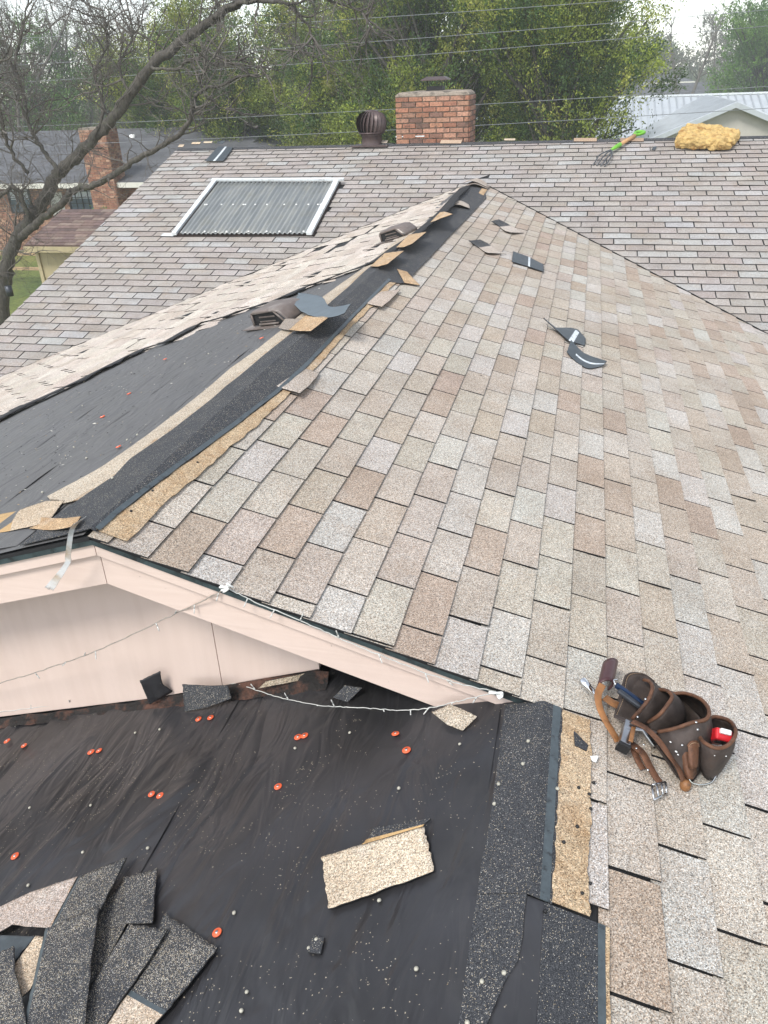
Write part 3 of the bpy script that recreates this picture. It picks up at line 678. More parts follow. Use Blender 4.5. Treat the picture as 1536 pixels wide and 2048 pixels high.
# ---- two slant-back box vents on the torn slope
def box_vent(px, py, yaw, sc, tilt):
    o = hp('PL', px, py, .01); m_ = MB()
    ax = Vector((math.cos(yaw), math.sin(yaw), 0)); nn = NRM['PL'].copy()
    if tilt: nn = (nn + ax * tilt).normalized()
    ax = (ax - nn * ax.dot(nn)).normalized(); ay = nn.cross(ax)
    P = lambda x, y, z: o + (ax * x + ay * y + nn * z) * sc
    root = MB(); root.poly([P(-.24, -.2, .004), P(.26, -.2, .004), P(.26, .24, .004), P(-.24, .24, .004)], nn, .004)
    rt = part(root, "box_vent", ['ventplastic'])
    # hood: open front at -x... the louvred mouth faces -ay
    prof = [(-.15, .02), (-.16, .10), (-.145, .125), (-.05, .135), (.07, .12), (.15, .06), (.17, .01)]
    G = [[P(x * (1 if z < .12 else 1), y, z * (1 - .08 * (abs(y) > .13))) for x, z in [(-.16, .02), (-.165, .10), (-.145, .125), (.06, .13), (.13, .115), (.19, .05), (.2, .01)]] for y in (-.145, -.15, -.13, 0, .13, .15, .145)]
    m_.grid(G); hood = sub(m_, "hood", ['ventplastic'], rt, solid=.004)
    m2 = MB(); m2.poly([P(-.155, -.135, .012), P(-.155, -.135, .1), P(.06, -.135, .112), P(.10, -.135, .1), P(.17, -.135, .012)], -ay, .004); sub(m2, "mouth", ['black'], rt)
    for q in (.04, .075):
        m2 = MB(); m2.poly([P(-.08, -.146, q), P(.08, -.146, q), P(.08, -.15, q + .008), P(-.08, -.15, q + .008)], nn, .003); sub(m2, "louver", ['ventplastic'], rt)
    m2 = MB()
    for pa, pb in (((-.155, .012), (-.155, .108)), ((-.155, .108), (.075, .118)), ((.075, .118), (.175, .015)), ((-.1, .02), (.1, .02))):
        m2.tube([P(pa[0], -.143, pa[1]), P(pb[0], -.143, pb[1])], .009 * sc, 6)
    sub(m2, "mouth_frame", ['ventplastic'], rt)
    return rt
box_vent(562, 640, -.30, .80, .10)
box_vent(797, 474, -.30, .74, .02)

# ---- cap nails and roofing nails left in the felt
def disc_mesh():
    m_ = MB(); m_.lathe([(0, .0030), (.0045, .0030), (.005, .0018), (.011, .0022), (.0125, .001), (.0125, -.001), (0, -.001)], (0, 0, 0), n=18); m_.lathe([(0, .0042), (.004, .0038), (.0045, .003)], (0, 0, 0), n=10, m=1); return m_
cap0 = disc_mesh().build("cap_nail", ['orange', 'steel'], felt_low); nail0 = None
m_ = MB(); m_.lathe([(0, .0058), (.0035, .005), (.0052, .0025), (.0048, 0), (0, -.001)], (0, 0, 0), n=10); nail0 = m_.build("roofing_nail", ['nail'], felt_low)
def scatter(proto, lst, pl, h, parent, tilt=.05):
    first = True
    for (px, py) in lst:
        o = proto
        if proto.get("used"): o = proto.copy(); scene.collection.objects.link(o)
        proto["used"] = 1
        p = hp(pl, px, py, h); nn = (NRM[pl] + Vector((rng.uniform(-tilt, tilt), rng.uniform(-tilt, tilt), 0))).normalized()
        o.parent = parent; o.matrix_parent_inverse = Matrix.Identity(4)
        o.matrix_basis = parent.matrix_world.inverted() @ (Matrix.Translation(p) @ nn.to_track_quat('Z', 'Y').to_matrix().to_4x4() @ Matrix.Scale(rng.uniform(.92, 1.08), 4))
bpy.context.view_layer.update()
scatter(cap0, [(14, 1482), (48, 1491), (182, 1504), (198, 1501), (397, 1438), (421, 1435), (596, 1474), (609, 1471), (813, 1500), (556, 1573), (303, 1588), (320, 1591), (30, 1712), (434, 1865)], 'PF', .016, felt_low)
scatter(cap0, [(791, 1467)], 'PF', .022, felt_low, .6)
scatter(cap0, [(237, 893), (205, 833), (258, 787), (523, 676), (330, 718)], 'PL', .016, felt_up)
scatter(nail0, [(296, 1697), (166, 1705), (469, 1826), (494, 1985), (759, 1802), (633, 1880), (618, 1897), (57, 1771), (483, 2022), (833, 1939), (798, 1577), (920, 1489), (271, 1466), (320, 1459), (182, 1611), (60, 1616), (590, 1497), (700, 1466)], 'PF', .016, felt_low, .4)
scatter(nail0, [(1057, 1483), (1046, 1528), (997, 1569), (989, 1608), (1008, 1946), (964, 1963), (935, 2046), (1115, 1578)], 'PF', .020, felt_low, .4)
for q in ((370, 728), (173, 917), (275, 870), (255, 880), (225, 957), (85, 985), (148, 895), (320, 710), (417, 708), (165, 812)):
    scatter(nail0, [q], 'PL', .018, felt_up, .5)
bpy.context.view_layer.update()
# black nail stubs in the tan strips
m_ = MB(); m_.lathe([(0, .006), (.004, .004), (.005, 0), (0, -.001)], (0, 0, 0), n=8); stub = m_.build("nail_stub", ['black'], deck_pr)
scatter(stub, [(1157, 1576), (1187, 1566), (1178, 1589), (1181, 1618), (1154, 1654), (1127, 1685), (1180, 1767), (1164, 1787), (1090, 1823), (305, 982), (262, 1023), (395, 925), (655, 668), (677, 652), (690, 640), (610, 705)], 'PR', .014, deck_pr)

# ---- grit and torn crumbs on the felt (uncountable)
def crumbs(name, on, n, u0, u1, v0, v1, h, mats_, cols, size, dens=None, parent=None):
    m_ = MB()
    for _ in range(n):
        u, v = rng.uniform(u0, u1), rng.uniform(v0, v1)
        if dens and rng.random() > dens(u, v): continue
        c = on(u, v, h); s_ = size * rng.uniform(.4, 1.5) * (2.0 if rng.random() < .02 else 1); a = rng.uniform(0, 6.3)
        e1 = Vector((math.cos(a), math.sin(a), 0)) * s_ * rng.uniform(.7, 2.2); e2 = Vector((-math.sin(a), math.cos(a), 0)) * s_ * .7; e3 = Vector((0, 0, s_ * .5))
        m_.add([c - e1, c + e1 * .7, c + e2, c - e2 * .6, c + e3], [[0, 3, 4], [3, 1, 4], [1, 2, 4], [2, 0, 4]], 0, rng.choice(cols))
    o = m_.build(name, mats_); tag(o, kind="stuff"); return o
CRC = [(.42, .36, .26), (.5, .48, .42), (.05, .05, .05), (.30, .22, .13), (.58, .56, .5), (.03, .03, .03)]
M['crumb'] = tint_mat("crumb", .85, .3, 90)
tag(crumbs("debris", on_pf, 900, .05, 2.6, -2.0, -.2, .013, ['crumb'], CRC + [(.12, .11, .09)] * 6, .0012, lambda u, v: .35 + .65 * max(0, n1(u * 3, 71) * n1(v * 4, 72) + .3)), "fine grit and torn shingle crumbs scattered over the low black felt", kind="stuff")
tag(crumbs("debris", on_pl, 1100, .3, 2.4, -.4, 3.4, .013, ['crumb'], CRC + [(.02, .02, .02)] * 4, .0036, lambda u, v: 1 if u < rag_u(v) - .03 else 0), "pale crumbs and torn bits lying on the upper torn slope", kind="stuff")
tag(crumbs("debris", on_pr, 420, .15, 3.2, -.3, 6.5, .016, ['crumb'], [(.03, .03, .03), (.08, .07, .06), (.2, .16, .12)], .0026), "dark crumbs lying on the weathered shingles", kind="stuff")

# ---------------------------------------------------------------- loose shingles and scraps
def blin(pts, n):
    pts = [Vector(p) for p in pts]; out = []
    for a, b_ in zip(pts, pts[1:]): out += [a.lerp(b_, k / n) for k in range(n)]
    return out + [pts[-1]]
def sheet(name, label, cat, pl, rows, mats_, mf=None, th=.004, group=None, col=(1, 1, 1), n=8, m=8, lin=False):
    bez = blin if lin else globals()["bez"]
    """a bent sheet: rows of (px, py, height) from one end to the other; smoothed both ways"""
    R3 = [[hp(pl, *q) for q in row] for row in rows]
    R3 = [bez(r, m) if len(r) > 2 else [r[0].lerp(r[1], k / (2 * m)) for k in range(2 * m + 1)] for r in R3]
    cols_ = list(zip(*R3))
    G = [bez(list(c), n) if len(c) > 2 else [c[0].lerp(c[1], k / (2 * n)) for k in range(2 * n + 1)] for c in cols_]
    N = len(G[0])                                   # along the sheet
    G2 = [[G[j][i] for j in range(len(G))] for i in range(N)]
    # ragged ends and edges
    W = len(G2[0])
    for i in range(N):
        for j in (0, W - 1): G2[i][j] = G2[i][j] + (G2[i][W // 2] - G2[i][j]) * (.05 * abs(n1(i * 1.1 + j, 81)))
    for j in range(W):
        for i in (0, N - 1): G2[i][j] = G2[i][j] + (G2[N // 2][j] - G2[i][j]) * (.05 * abs(n1(j * 1.1 + i, 82)))
    mb_ = MB(); mb_.grid(G2, mf=(lambda i, j: mf((i + .5) / (N - 1), (j + .5) / (W - 1))) if mf else None, col=col, smooth=True)
    c0 = sum((p for r in G2 for p in r), Vector()) / (N * W)
    mb_.v = [tuple(Vector(v) - c0) for v in mb_.v]
    # make the top face point away from the roof
    f0 = mb_.f[len(mb_.f) // 2]; a, b_, c = [Vector(mb_.v[k]) for k in f0[:3]]
    if (b_ - a).cross(c - a).dot(NRM[pl]) < 0: mb_.f = [f[::-1] for f in mb_.f]
    o = mb_.build(name, list(mats_) + ['edge']); o.location = c0
    md = o.modifiers.new("solid", 'SOLIDIFY'); md.thickness = th; md.offset = -1; md.material_offset_rim = 9
    return tag(o, label, cat, group)
GP = "torn-off shingles lying on the roof"
half = lambda lo, a=0, b_=1: (lambda u, v: a if u < lo else b_)
sheet("loose_shingle", "curled shingle with dark upper half, higher of the two near the peak", "shingle", 'PR', [[(982, 442, .035), (997, 438, .03)], [(996, 451, .012), (1017, 448, .012)], [(1009, 461, .022), (1036, 459, .03)], [(1022, 465, .03), (1049, 466, .012)]], ['head', 'gran'], half(.40), group=GP, col=(.50, .46, .42))
sheet("loose_shingle", "curled shingle with dark upper half beside the flat black one", "shingle", 'PR', [[(937, 481, .035), (960, 478.5, .03)], [(953, 492, .012), (978, 488, .012)], [(971, 504, .022), (996, 501, .03)], [(984, 506, .03), (1014, 508, .012)]], ['head', 'gran'], half(.40), group=GP, col=(.50, .46, .42))
sheet("loose_shingle", "flat black upturned shingle with one white stripe, alone below the peak", "shingle", 'PR', [[(1026, 502, .02), (1023, 523, .016)], [(1057, 513, .022), (1056, 533, .018)], [(1088, 529, .026), (1088, 543.5, .022)]], ['back', 'film'], lambda u, v: 1 if .50 < u < .585 else 0, group=GP, lin=True)
sheet("loose_shingle", "black upturned shingle with a thin raised tail, upper of an overlapping two", "shingle", 'PR', [[(1086.7, 635, .05), (1088, 637, .048)], [(1112, 655, .025), (1118, 664, .03)], [(1142, 655, .012), (1131, 676, .03)], [(1156, 658, .012), (1139, 682, .028)], [(1172, 677, .02), (1171, 692, .012)]], ['back', 'film'], lambda u, v: 1 if (.70 < u < .80 and v > .12) else 0, group=GP, lin=True)
sheet("loose_shingle", "black upturned shingle bent like a scoop, lower of an overlapping two", "shingle", 'PR', [[(1142, 679, .045), (1133, 703, .02)], [(1152, 690, .04), (1145, 717, .012)], [(1168, 705, .026), (1162, 730, .010)], [(1190, 714, .02), (1179, 737, .012)], [(1215, 722, .03), (1206, 732, .02)]], ['back', 'film'], lambda u, v: 1 if (.50 < v < .62 and u > .3) else 0, group=GP)
sheet("loose_shingle", "tan side-up shingle scrap lying across the dark ridge edge", "shingle", 'PR', [[(793, 537, .02), (814, 543, .03)], [(801, 551, .025), (826, 556, .03)], [(809, 566, .018), (841, 571, .022)]], ['tangran'], group=GP, lin=True, col=(.50, .37, .235))
sheet("loose_shingle", "lifted pale shingle tab at the end of the tan ridge strip", "shingle", 'PR', [[(725, 605, .016), (764, 614, .03)], [(742, 593, .016), (783, 598, .03)], [(762, 583, .016), (802, 578, .022)]], ['gran'], group=GP, col=(.46, .40, .35))
sheet("loose_shingle", "lifted shingle tab with dark gap below it beside the tan strip", "shingle", 'PR', [[(545, 771, .015), (600, 787, .034)], [(573, 750, .015), (625, 765, .026)], [(590, 730, .014), (640, 745, .016)]], ['gran'], group=GP, col=(.44, .40, .36))
sheet("felt_scrap", "blue-grey torn sheet draped over the ridge against the vent", "felt scrap", 'PL', [[(596, 585, .10), (588, 609, .085)], [(622, 588, .085), (606, 625, .07)], [(645, 594, .07), (632, 634, .055)], [(658, 612, .055), (655, 635, .05)], [(680, 612, .045), (674, 632, .05)], [(703, 607, .04), (690, 626, .05)]], ['scrap'])
sheet("loose_shingle", "tan-backed shingle piece lying by the mouth of the nearer vent", "shingle", 'PL', [[(577, 660, .045), (611, 630, .055)], [(600, 662, .04), (636, 632, .055)], [(622, 662, .035), (658, 634, .05)]], ['tangran'], group=GP, lin=True, col=(.50, .37, .235))
sheet("loose_shingle", "small grey shingle piece tucked under the tan one by the vent", "shingle", 'PL', [[(556, 656, .03), (570, 637, .045)], [(568, 659, .03), (590, 637, .045)], [(580, 661, .03), (606, 636, .045)]], ['gran'], group=GP, col=(.30, .27, .24), lin=True)
sheet("loose_shingle", "tan ridge shingle scrap in the middle of the torn ridge", "shingle", 'PL', [[(740, 533, .03), (769, 506, .035)], [(756, 533, .035), (790, 503, .04)], [(775, 528, .03), (809, 501, .03)]], ['tangran'], group=GP, lin=True, col=(.50, .37, .235))
sheet("loose_shingle", "tan ridge shingle scrap just below the farther vent", "shingle", 'PL', [[(792, 495, .03), (817, 469, .035)], [(808, 494, .035), (836, 466, .04)], [(825, 487, .03), (854, 463, .03)]], ['tangran'], group=GP, lin=True, col=(.50, .37, .235))
sheet("loose_shingle", "thin curled tan scrap above the farther vent on the ridge", "shingle", 'PL', [[(860, 445, .03), (880, 424, .03)], [(872, 441, .04), (890, 423, .05)], [(884, 436, .03), (906, 428, .04)]], ['tangran'], group=GP, lin=True, col=(.50, .37, .235))
sheet("loose_shingle", "bent grey ridge cap straddling the black strip near the peak", "shingle", 'PR', [[(890, 415, .02), (898, 406, .02)], [(914, 409, .055), (920, 401, .055)], [(941, 417, .03), (938, 409, .03)]], ['gran'], group=GP, col=(.46, .41, .36))
sheet("loose_shingle", "curled pale ridge cap topmost at the very peak", "shingle", 'PR', [[(925, 366, .03), (934, 361, .03)], [(945, 362, .075), (956, 357, .075)], [(976, 375, .03), (974, 366, .03)]], ['gran'], group=GP, col=(.48, .43, .38))
sheet("loose_shingle", "grey ridge cap second from the peak, under the curled one", "shingle", 'PR', [[(932, 372, .02), (936, 366, .02)], [(950, 368, .055), (958, 363, .055)], [(976, 378, .02), (980, 372, .02)]], ['gran'], group=GP, col=(.38, .33, .29))
sheet("loose_shingle", "tan cut shingle end at the top of the black ridge strip", "shingle", 'PR', [[(957, 386, .018), (967, 391, .018)], [(964, 376, .02), (975, 379, .02)]], ['tangran'], group=GP, col=(.50, .37, .235))
sheet("loose_shingle", "blue-black upturned shingle with white stripe below the far ridge", "shingle", 'R1', [[(437, 292, .03), (467, 294, .03)], [(422, 308, .03), (458, 308, .03)], [(409, 322, .03), (447, 322, .03)]], ['back', 'film'], lambda u, v: 1 if .44 < v < .56 else 0, group=GP, lin=True)
sheet("loose_shingle", "small dark scrap sticking up on the ridge above the striped shingle", "shingle", 'R1', [[(433, 286, .02), (437, 282, .06)], [(444, 288, .04), (452, 281, .09)]], ['back'], group=GP, lin=True)
sheet("loose_shingle", "tiny dark scrap between the fork and the yellow foam", "shingle", 'R1', [[(1303, 299, .02), (1307, 293, .02)], [(1310, 300, .02), (1314, 292, .03)]], ['back'], group=GP, lin=True)
ls_ = sheet("loose_shingle", "pale shingle with black upper edge alone on the low felt", "shingle", 'PF', [[(641, 1713, .024), (655, 1820, .026)], [(746, 1681, .030), (765, 1781, .028)], [(850, 1650, .030), (871, 1742, .024)]], ['gran'], group=GP, col=(.56, .49, .39), lin=True)
hl_ = sheet("headlap", None, None, 'PF', [[(722, 1690, .031), (738, 1672, .034), (744, 1655, .030)], [(785, 1671, .033), (790, 1660, .036), (796, 1647, .034)], [(848, 1652, .032), (852, 1645, .036), (864, 1636, .036)]], ['tan', 'head'], lambda u, v: 0 if v < .3 else 1, lin=True)
hl_.parent = ls_; hl_.matrix_parent_inverse = Matrix.Translation(-ls_.location)
sheet("loose_shingle", "grey shingle scrap poking out below the end of the barge board", "shingle", 'PF', [[(862, 1424, .04), (900, 1408, .05)], [(895, 1450, .03), (930, 1420, .05)], [(926, 1462, .02), (955, 1433, .04)]], ['gran'], group=GP, col=(.40, .36, .30), lin=True)
sheet("loose_shingle", "small black diamond scrap lying on the tan strip by the belt", "shingle", 'PR', [[(1148, 1462, .018), (1150, 1463, .018)], [(1150, 1490, .018), (1165, 1478, .018)], [(1174, 1502, .018), (1177, 1490, .018)]], ['head'], group=GP, lin=True)
sheet("paper_scrap", "tiny white paper scrap beside the black diamond scrap", "paper", 'PR', [[(1180, 1512, .02), (1184, 1522, .016)], [(1198, 1511, .022), (1192, 1525, .018)]], ['plastic'], th=.001)
sheet("loose_shingle", "tan curled flap hanging over the rake beside the gable peak", "shingle", 'PL', [[(58, 1057, .012), (78, 1034, .015)], [(105, 1060, .022), (125, 1036, .025)], [(150, 1052, .035), (163, 1032, .04)]], ['tangran'], group=GP, col=(.50, .37, .235))
sheet("loose_shingle", "beige starter shingle left along the rake below the peak", "shingle", 'PL', [[(-60, 1075, .016), (-60, 1040, .016)], [(20, 1062, .016), (30, 1022, .016)], [(75, 1050, .016), (92, 1001, .016)], [(100, 1040, .016), (130, 1000, .016)]], ['gran', 'tan'], lambda u, v: 1 if u < .32 else 0, group=GP, col=(.50, .42, .32), lin=True)
# scraps at the foot of the wall
sheet("loose_shingle", "black flap of felt standing against the foot of the pink wall", "shingle", 'PF', [[(279, 1361, .16), (321, 1341, .17)], [(290, 1385, .09), (326, 1366, .11)], [(299, 1409, .03), (346, 1382, .05)]], ['felt'], group=GP)
sheet("loose_shingle", "black granule shingle scrap hanging at the foot of the pink wall", "shingle", 'PF', [[(364, 1368, .11), (368, 1425, .015)], [(410, 1371, .10), (416, 1415, .03)], [(457, 1371, .09), (464, 1397, .04)]], ['head'], group=GP, lin=True)
sheet("loose_shingle", "long beige shingle scrap wedged under the wall's lower corner", "shingle", 'PF', [[(516, 1377, .05), (531, 1363, .07)], [(575, 1366, .05), (585, 1352, .07)], [(616, 1358, .04), (630, 1342, .06)]], ['gran'], group=GP, col=(.36, .31, .24), lin=True)
sheet("loose_shingle", "dark shingle scrap in the black hole beside the wall's end", "shingle", 'PF', [[(665, 1395, .03), (690, 1370, .06)], [(695, 1405, .02), (725, 1375, .05)]], ['head'], group=GP, lin=True)
sheet("loose_shingle", "small square black scrap with pale nail beside the felt wrinkles", "shingle", 'PF', [[(627, 1869, .02), (649, 1874, .02)], [(614, 1904, .02), (641, 1908, .02)]], ['head'], group=GP, lin=True)
# pile in the corner
PG = "pile of torn shingles on the felt"
def c7(*l): return [(x / 3.339, 1680 + y / 3.339, h) for x, y, h in l]
sheet("loose_shingle", "small pale shingle end sticking out farthest at the pile's side", "shingle", 'PF', [c7((-150, 520, .03), (-120, 700, .03)), c7((160, 412, .04), (90, 560, .035))], ['gran'], group=PG, col=(.43, .38, .32), lin=True)
sheet("loose_shingle", "wide pale grey shingle face with brown-stained edge in the pile", "shingle", 'PF', [c7((-120, 500, .04), (-150, 700, .04)), c7((205, 345, .045), (75, 570, .045)), c7((470, 255, .05), (300, 590, .05)), c7((525, 235, .05), (330, 600, .05))], ['gran', 'tangran'], lambda u, v: 1 if u > .86 else 0, group=PG, col=(.42, .37, .34), lin=True)
sheet("loose_shingle", "long black shingle headlap pointing up to a corner from the pile", "shingle", 'PF', [c7((525, 240, .055), (852, 108, .05)), c7((420, 430, .06), (740, 330, .055)), c7((320, 620, .06), (650, 510, .055))], ['head2', 'seal'], lambda u, v: 1 if v < .07 else 0, group=PG, lin=True)
sheet("loose_shingle", "dark shingle lying lowest between the pile's two fans", "shingle", 'PF', [c7((660, 450, .025), (830, 250, .025)), c7((620, 700, .025), (870, 520, .025)), c7((560, 1000, .025), (640, 930, .025))], ['head2'], group=PG, lin=True)
sheet("loose_shingle", "cracked black shingle standing upright behind the pile", "shingle", 'PF', [c7((820, 245, .03), (960, 215, .035), (1052, 180, .03)), c7((830, 430, .03), (930, 400, .036), (1035, 370, .03)), c7((840, 560, .03), (930, 560, .036), (1022, 555, .03))], ['head2'], group=PG, lin=True)
sheet("loose_shingle", "black shingle with a rust smudge leaning in the pile's middle", "shingle", 'PF', [c7((865, 555, .05), (1125, 590, .045)), c7((700, 820, .05), (960, 860, .045)), c7((560, 1060, .05), (800, 1080, .045)), c7((500, 1300, .05), (640, 1340, .045))], ['head2'], group=PG, lin=True)
sheet("loose_shingle", "shingle half black and half pale with a tan band, at the pile's outer end", "shingle", 'PF', [c7((1100, 475, .03), (1465, 715, .028)), c7((935, 900, .034), (1180, 1065, .03)), c7((840, 1030, .036), (1090, 1170, .03)), c7((690, 1250, .04), (930, 1330, .03))], ['head2', 'seal', 'tangran', 'gran'], lambda u, v: 0 if u < .60 else (1 if u < .67 else (2 if u < .74 else 3)), group=PG, col=(.50, .43, .35), lin=True)
sheet("loose_shingle", "broad black shingle lying over the pile at the frame's edge", "shingle", 'PF', [c7((300, 590, .075), (668, 420, .07)), c7((240, 850, .078), (620, 760, .072)), c7((170, 1150, .08), (585, 1100, .075)), c7((140, 1320, .08), (560, 1320, .075))], ['head2', 'seal'], lambda u, v: 1 if v < .05 else 0, group=PG, lin=True)
sheet("loose_shingle", "blue-black upturned shingle corner beneath the pale faces", "shingle", 'PF', [c7((-100, 630, .055), (240, 640, .055)), c7((-100, 760, .055), (80, 830, .058))], ['back'], group=PG, lin=True)
sheet("loose_shingle", "narrow pale shingle wedge between the pile's black sheets", "shingle", 'PF', [c7((240, 635, .064), (290, 640, .062)), c7((90, 840, .064), (250, 900, .062)), c7((150, 1050, .064), (200, 1000, .062))], ['gran'], group=PG, col=(.52, .44, .34), lin=True)
sheet("loose_shingle", "rounded black shingle nearest the bottom corner of the pile", "shingle", 'PF', [c7((-120, 800, .085), (95, 700, .08)), c7((-120, 900, .088), (100, 860, .085)), c7((-120, 1100, .09), (160, 1100, .086)), c7((-120, 1320, .09), (190, 1320, .086))], ['head2'], group=PG, lin=True)

# ---------------------------------------------------------------- tape, string lights
tape = sheet("plastic_strip", "clear plastic strip hanging over the gable peak", "plastic strip", 'WALL', [[(146, 1048, .36), (176, 1030, .34)], [(137, 1065, .30), (150, 1058, .30)], [(130, 1110, .27), (142, 1110, .27)], [(126, 1130, .265), (140, 1128, .265)], [(88, 1176, .26), (106, 1183, .26)]], ['film'], th=.0008)
mt_, t_, b_ = new_mat("clear_film"); n_ = noise(t_, 18, detail=4); r_2 = ramp(t_, [(.45, (.72, .74, .74)), (.72, (.45, .33, .20))]); t_.links.new(n_.outputs[0], r_2.inputs[0]); t_.links.new(r_2.outputs[0], b_.inputs["Base Color"])
b_.inputs["Roughness"].default_value = .3; b_.inputs["Alpha"].default_value = .62; tape.data.materials[0] = mt_
def light_string(label, pl, pts, rad, mat, bulbs, seed, blen=.028, knots=()):
    P = bez([hp(pl, *q) for q in pts], 14); rr = random.Random(seed)
    P = [p + Vector((0, 0, .0025 * n1(i * .8, seed))) for i, p in enumerate(P)]
    e = empty("string_lights", P[0]); tag(e, label, "string lights"); inv = Matrix.Translation(-P[0])
    m_ = MB(); m_.tube(P, rad, 5); o = m_.build("cord", [mat], e); o.matrix_parent_inverse = inv
    for f in bulbs:
        i = min(len(P) - 2, int(f * (len(P) - 1))); d = Vector((rr.uniform(-.6, .6), rr.uniform(-.5, .1), rr.choice((1, -1, -1)) * rr.uniform(.5, 1))).normalized()
        m_ = MB(); m_.tube([P[i], P[i] + d * blen * .45], .0022, 6); m_.tube([P[i] + d * blen * .45, P[i] + d * blen, P[i] + d * blen * 1.08], [.0022, .0019, .0005], 6); o = m_.build("bulb", ['bulb'], e); o.matrix_parent_inverse = inv
    for k in knots:
        m_ = MB(); c = hp(pl, *k)
        for q in range(4):
            a = rr.uniform(0, 6.28); d = Vector((math.cos(a), -.4, math.sin(a))) * .018
            m_.tube(bez([c, c + d + Vector((0, -.006, .006)), c + d * .4 + Vector((.012, -.01, .01)), c + Vector((.02 * (q - 1.5) / 1.5, -.004, .004))], 4), .0035, 6)
        o = m_.build("clip", ['plastic'], e); o.matrix_parent_inverse = inv
    return e
light_string("dark string of mini lights swagged across the pink gable wall", 'WALL', [(452, 1178, .225), (350, 1228, .19), (215, 1292, .14), (110, 1332, .10), (0, 1366, .07), (-90, 1390, .05)], .0022, 'wire', [.04, .13, .2, .27, .45, .49, .56, .68, .86], 3)
light_string("white string of mini lights clipped along the sloping barge board", 'WALL', [(452, 1174, .232), (515, 1206, .232), (600, 1241, .232), (700, 1285, .232), (800, 1326, .232), (900, 1362, .232), (992, 1384, .23)], .0019, 'whitewire', [.12, .24, .34, .47, .6, .75, .83], 4, knots=[(455, 1174, .238), (992, 1386, .238)])
light_string("white string of mini lights trailing along the wall's foot over black felt", 'PF', [(-60, 1432, .05), (0, 1424, .05), (100, 1411, .05), (210, 1395, .05), (300, 1376, .06), (440, 1368, .05), (480, 1370, .045), (560, 1395, .02), (640, 1411, .014), (720, 1415, .014), (790, 1420, .02), (850, 1417, .03), (905, 1405, .05), (960, 1392, .07), (992, 1386, .09)], .0017, 'whitewire', [.06, .12, .17, .22, .27, .33, .40, .46, .52, .57, .60, .64, .69, .75, .8, .86, .92], 5)

# ---------------------------------------------------------------- tool belt
M['leather'] = plain("dark_leather", (.050, .038, .033), .66, .55, 22, bmp=.6, spec=.3, bdist=.003, dirt=((.085, .05, .032), 18, .58, .8))
M['leather2'] = plain("brown_leather", (.125, .058, .032), .66, .5, 24, bmp=.6, spec=.3, bdist=.003, dirt=((.035, .02, .014), 20, .52, .72))
M['tanleather'] = plain("tan_leather", (.26, .115, .04), .55, .4, 20, bmp=.2, dirt=((.05, .025, .015), 26, .55, .7))
M['burgundy'] = plain("burgundy_leather", (.062, .024, .026), .38, .25, 20, bmp=.15)
M['stitch'] = plain("stitch", (.38, .26, .16), .8, .3, 60)
def cb(x, y, h): return hp('PR', 1130 + x / 4.151, 1300 + y / 4.151, h + .008)
belt = empty("tool_belt", cb(900, 800, 0)); tag(belt, "worn dark brown leather tool belt with pouches lying on the shingles", "tool belt"); BI = Matrix.Translation(-cb(900, 800, 0))
def bp_(mb_, name, mats_, **kw):
    o = mb_.build(name, mats_, belt, **kw); o.matrix_parent_inverse = BI; return o
def pocket(rim, base, mat, name, closed=False, rimr=.0055, rimmat='leather2', bulge=.0, n=5, floor=False):
    a, c = [cb(*q) for q in rim], [cb(*q) for q in base]
    if closed: a.append(a[0]); c.append(c[0])
    A_, C_ = bez(a, n), bez(c, n)
    mid = sum(A_, Vector()) / len(A_) * .5 + sum(C_, Vector()) / len(C_) * .5
    G = []
    for k in range(6):
        f = k / 5; row = []
        for p, q in zip(A_, C_):
            x = p.lerp(q, f); x += (x - mid).normalized() * bulge * math.sin(math.pi * f) + Vector((0, 0, .004 * n1(f * 5 + p.x * 60, 5) + .003 * n1(f * 11 + p.y * 70, 6))); row.append(x)
        G.append(row)
    m_ = MB(); m_.grid(G); o = bp_(m_, name, [mat], solid=.004)
    m_ = MB(); m_.tube(A_, rimr, 8); bp_(m_, "rim_binding", [rimmat])
    # stitches follow the rim
    m_ = MB()
    for i in range(0, len(A_) - 1):
        p, q = A_[i].lerp(C_[i], .075), A_[i + 1].lerp(C_[i + 1], .075); up = NRM['PR'] * .0035
        for f in (0, .5): m_.tube([p.lerp(q, f) + up, p.lerp(q, f + .32) + up], .0009, 4)
    bp_(m_, "stitching", ['stitch'])
    return o
def strap(pts, wid, mat, name, th=.004, n=6):
    P = bez([cb(*q) for q in pts], n); G = []
    for i, p in enumerate(P):
        d = (P[min(i + 1, len(P) - 1)] - P[max(i - 1, 0)]).normalized(); sd_ = d.cross(NRM['PR']).normalized()
        w_ = wid if not isinstance(wid, (list, tuple)) else wid[0] + (wid[1] - wid[0]) * i / (len(P) - 1)
        G.append([p - sd_ * w_ / 2 - NRM['PR'] * .001, p, p + sd_ * w_ / 2 - NRM['PR'] * .001])
    m_ = MB(); m_.grid(G); return bp_(m_, name, [mat], solid=th, bevel=.001)
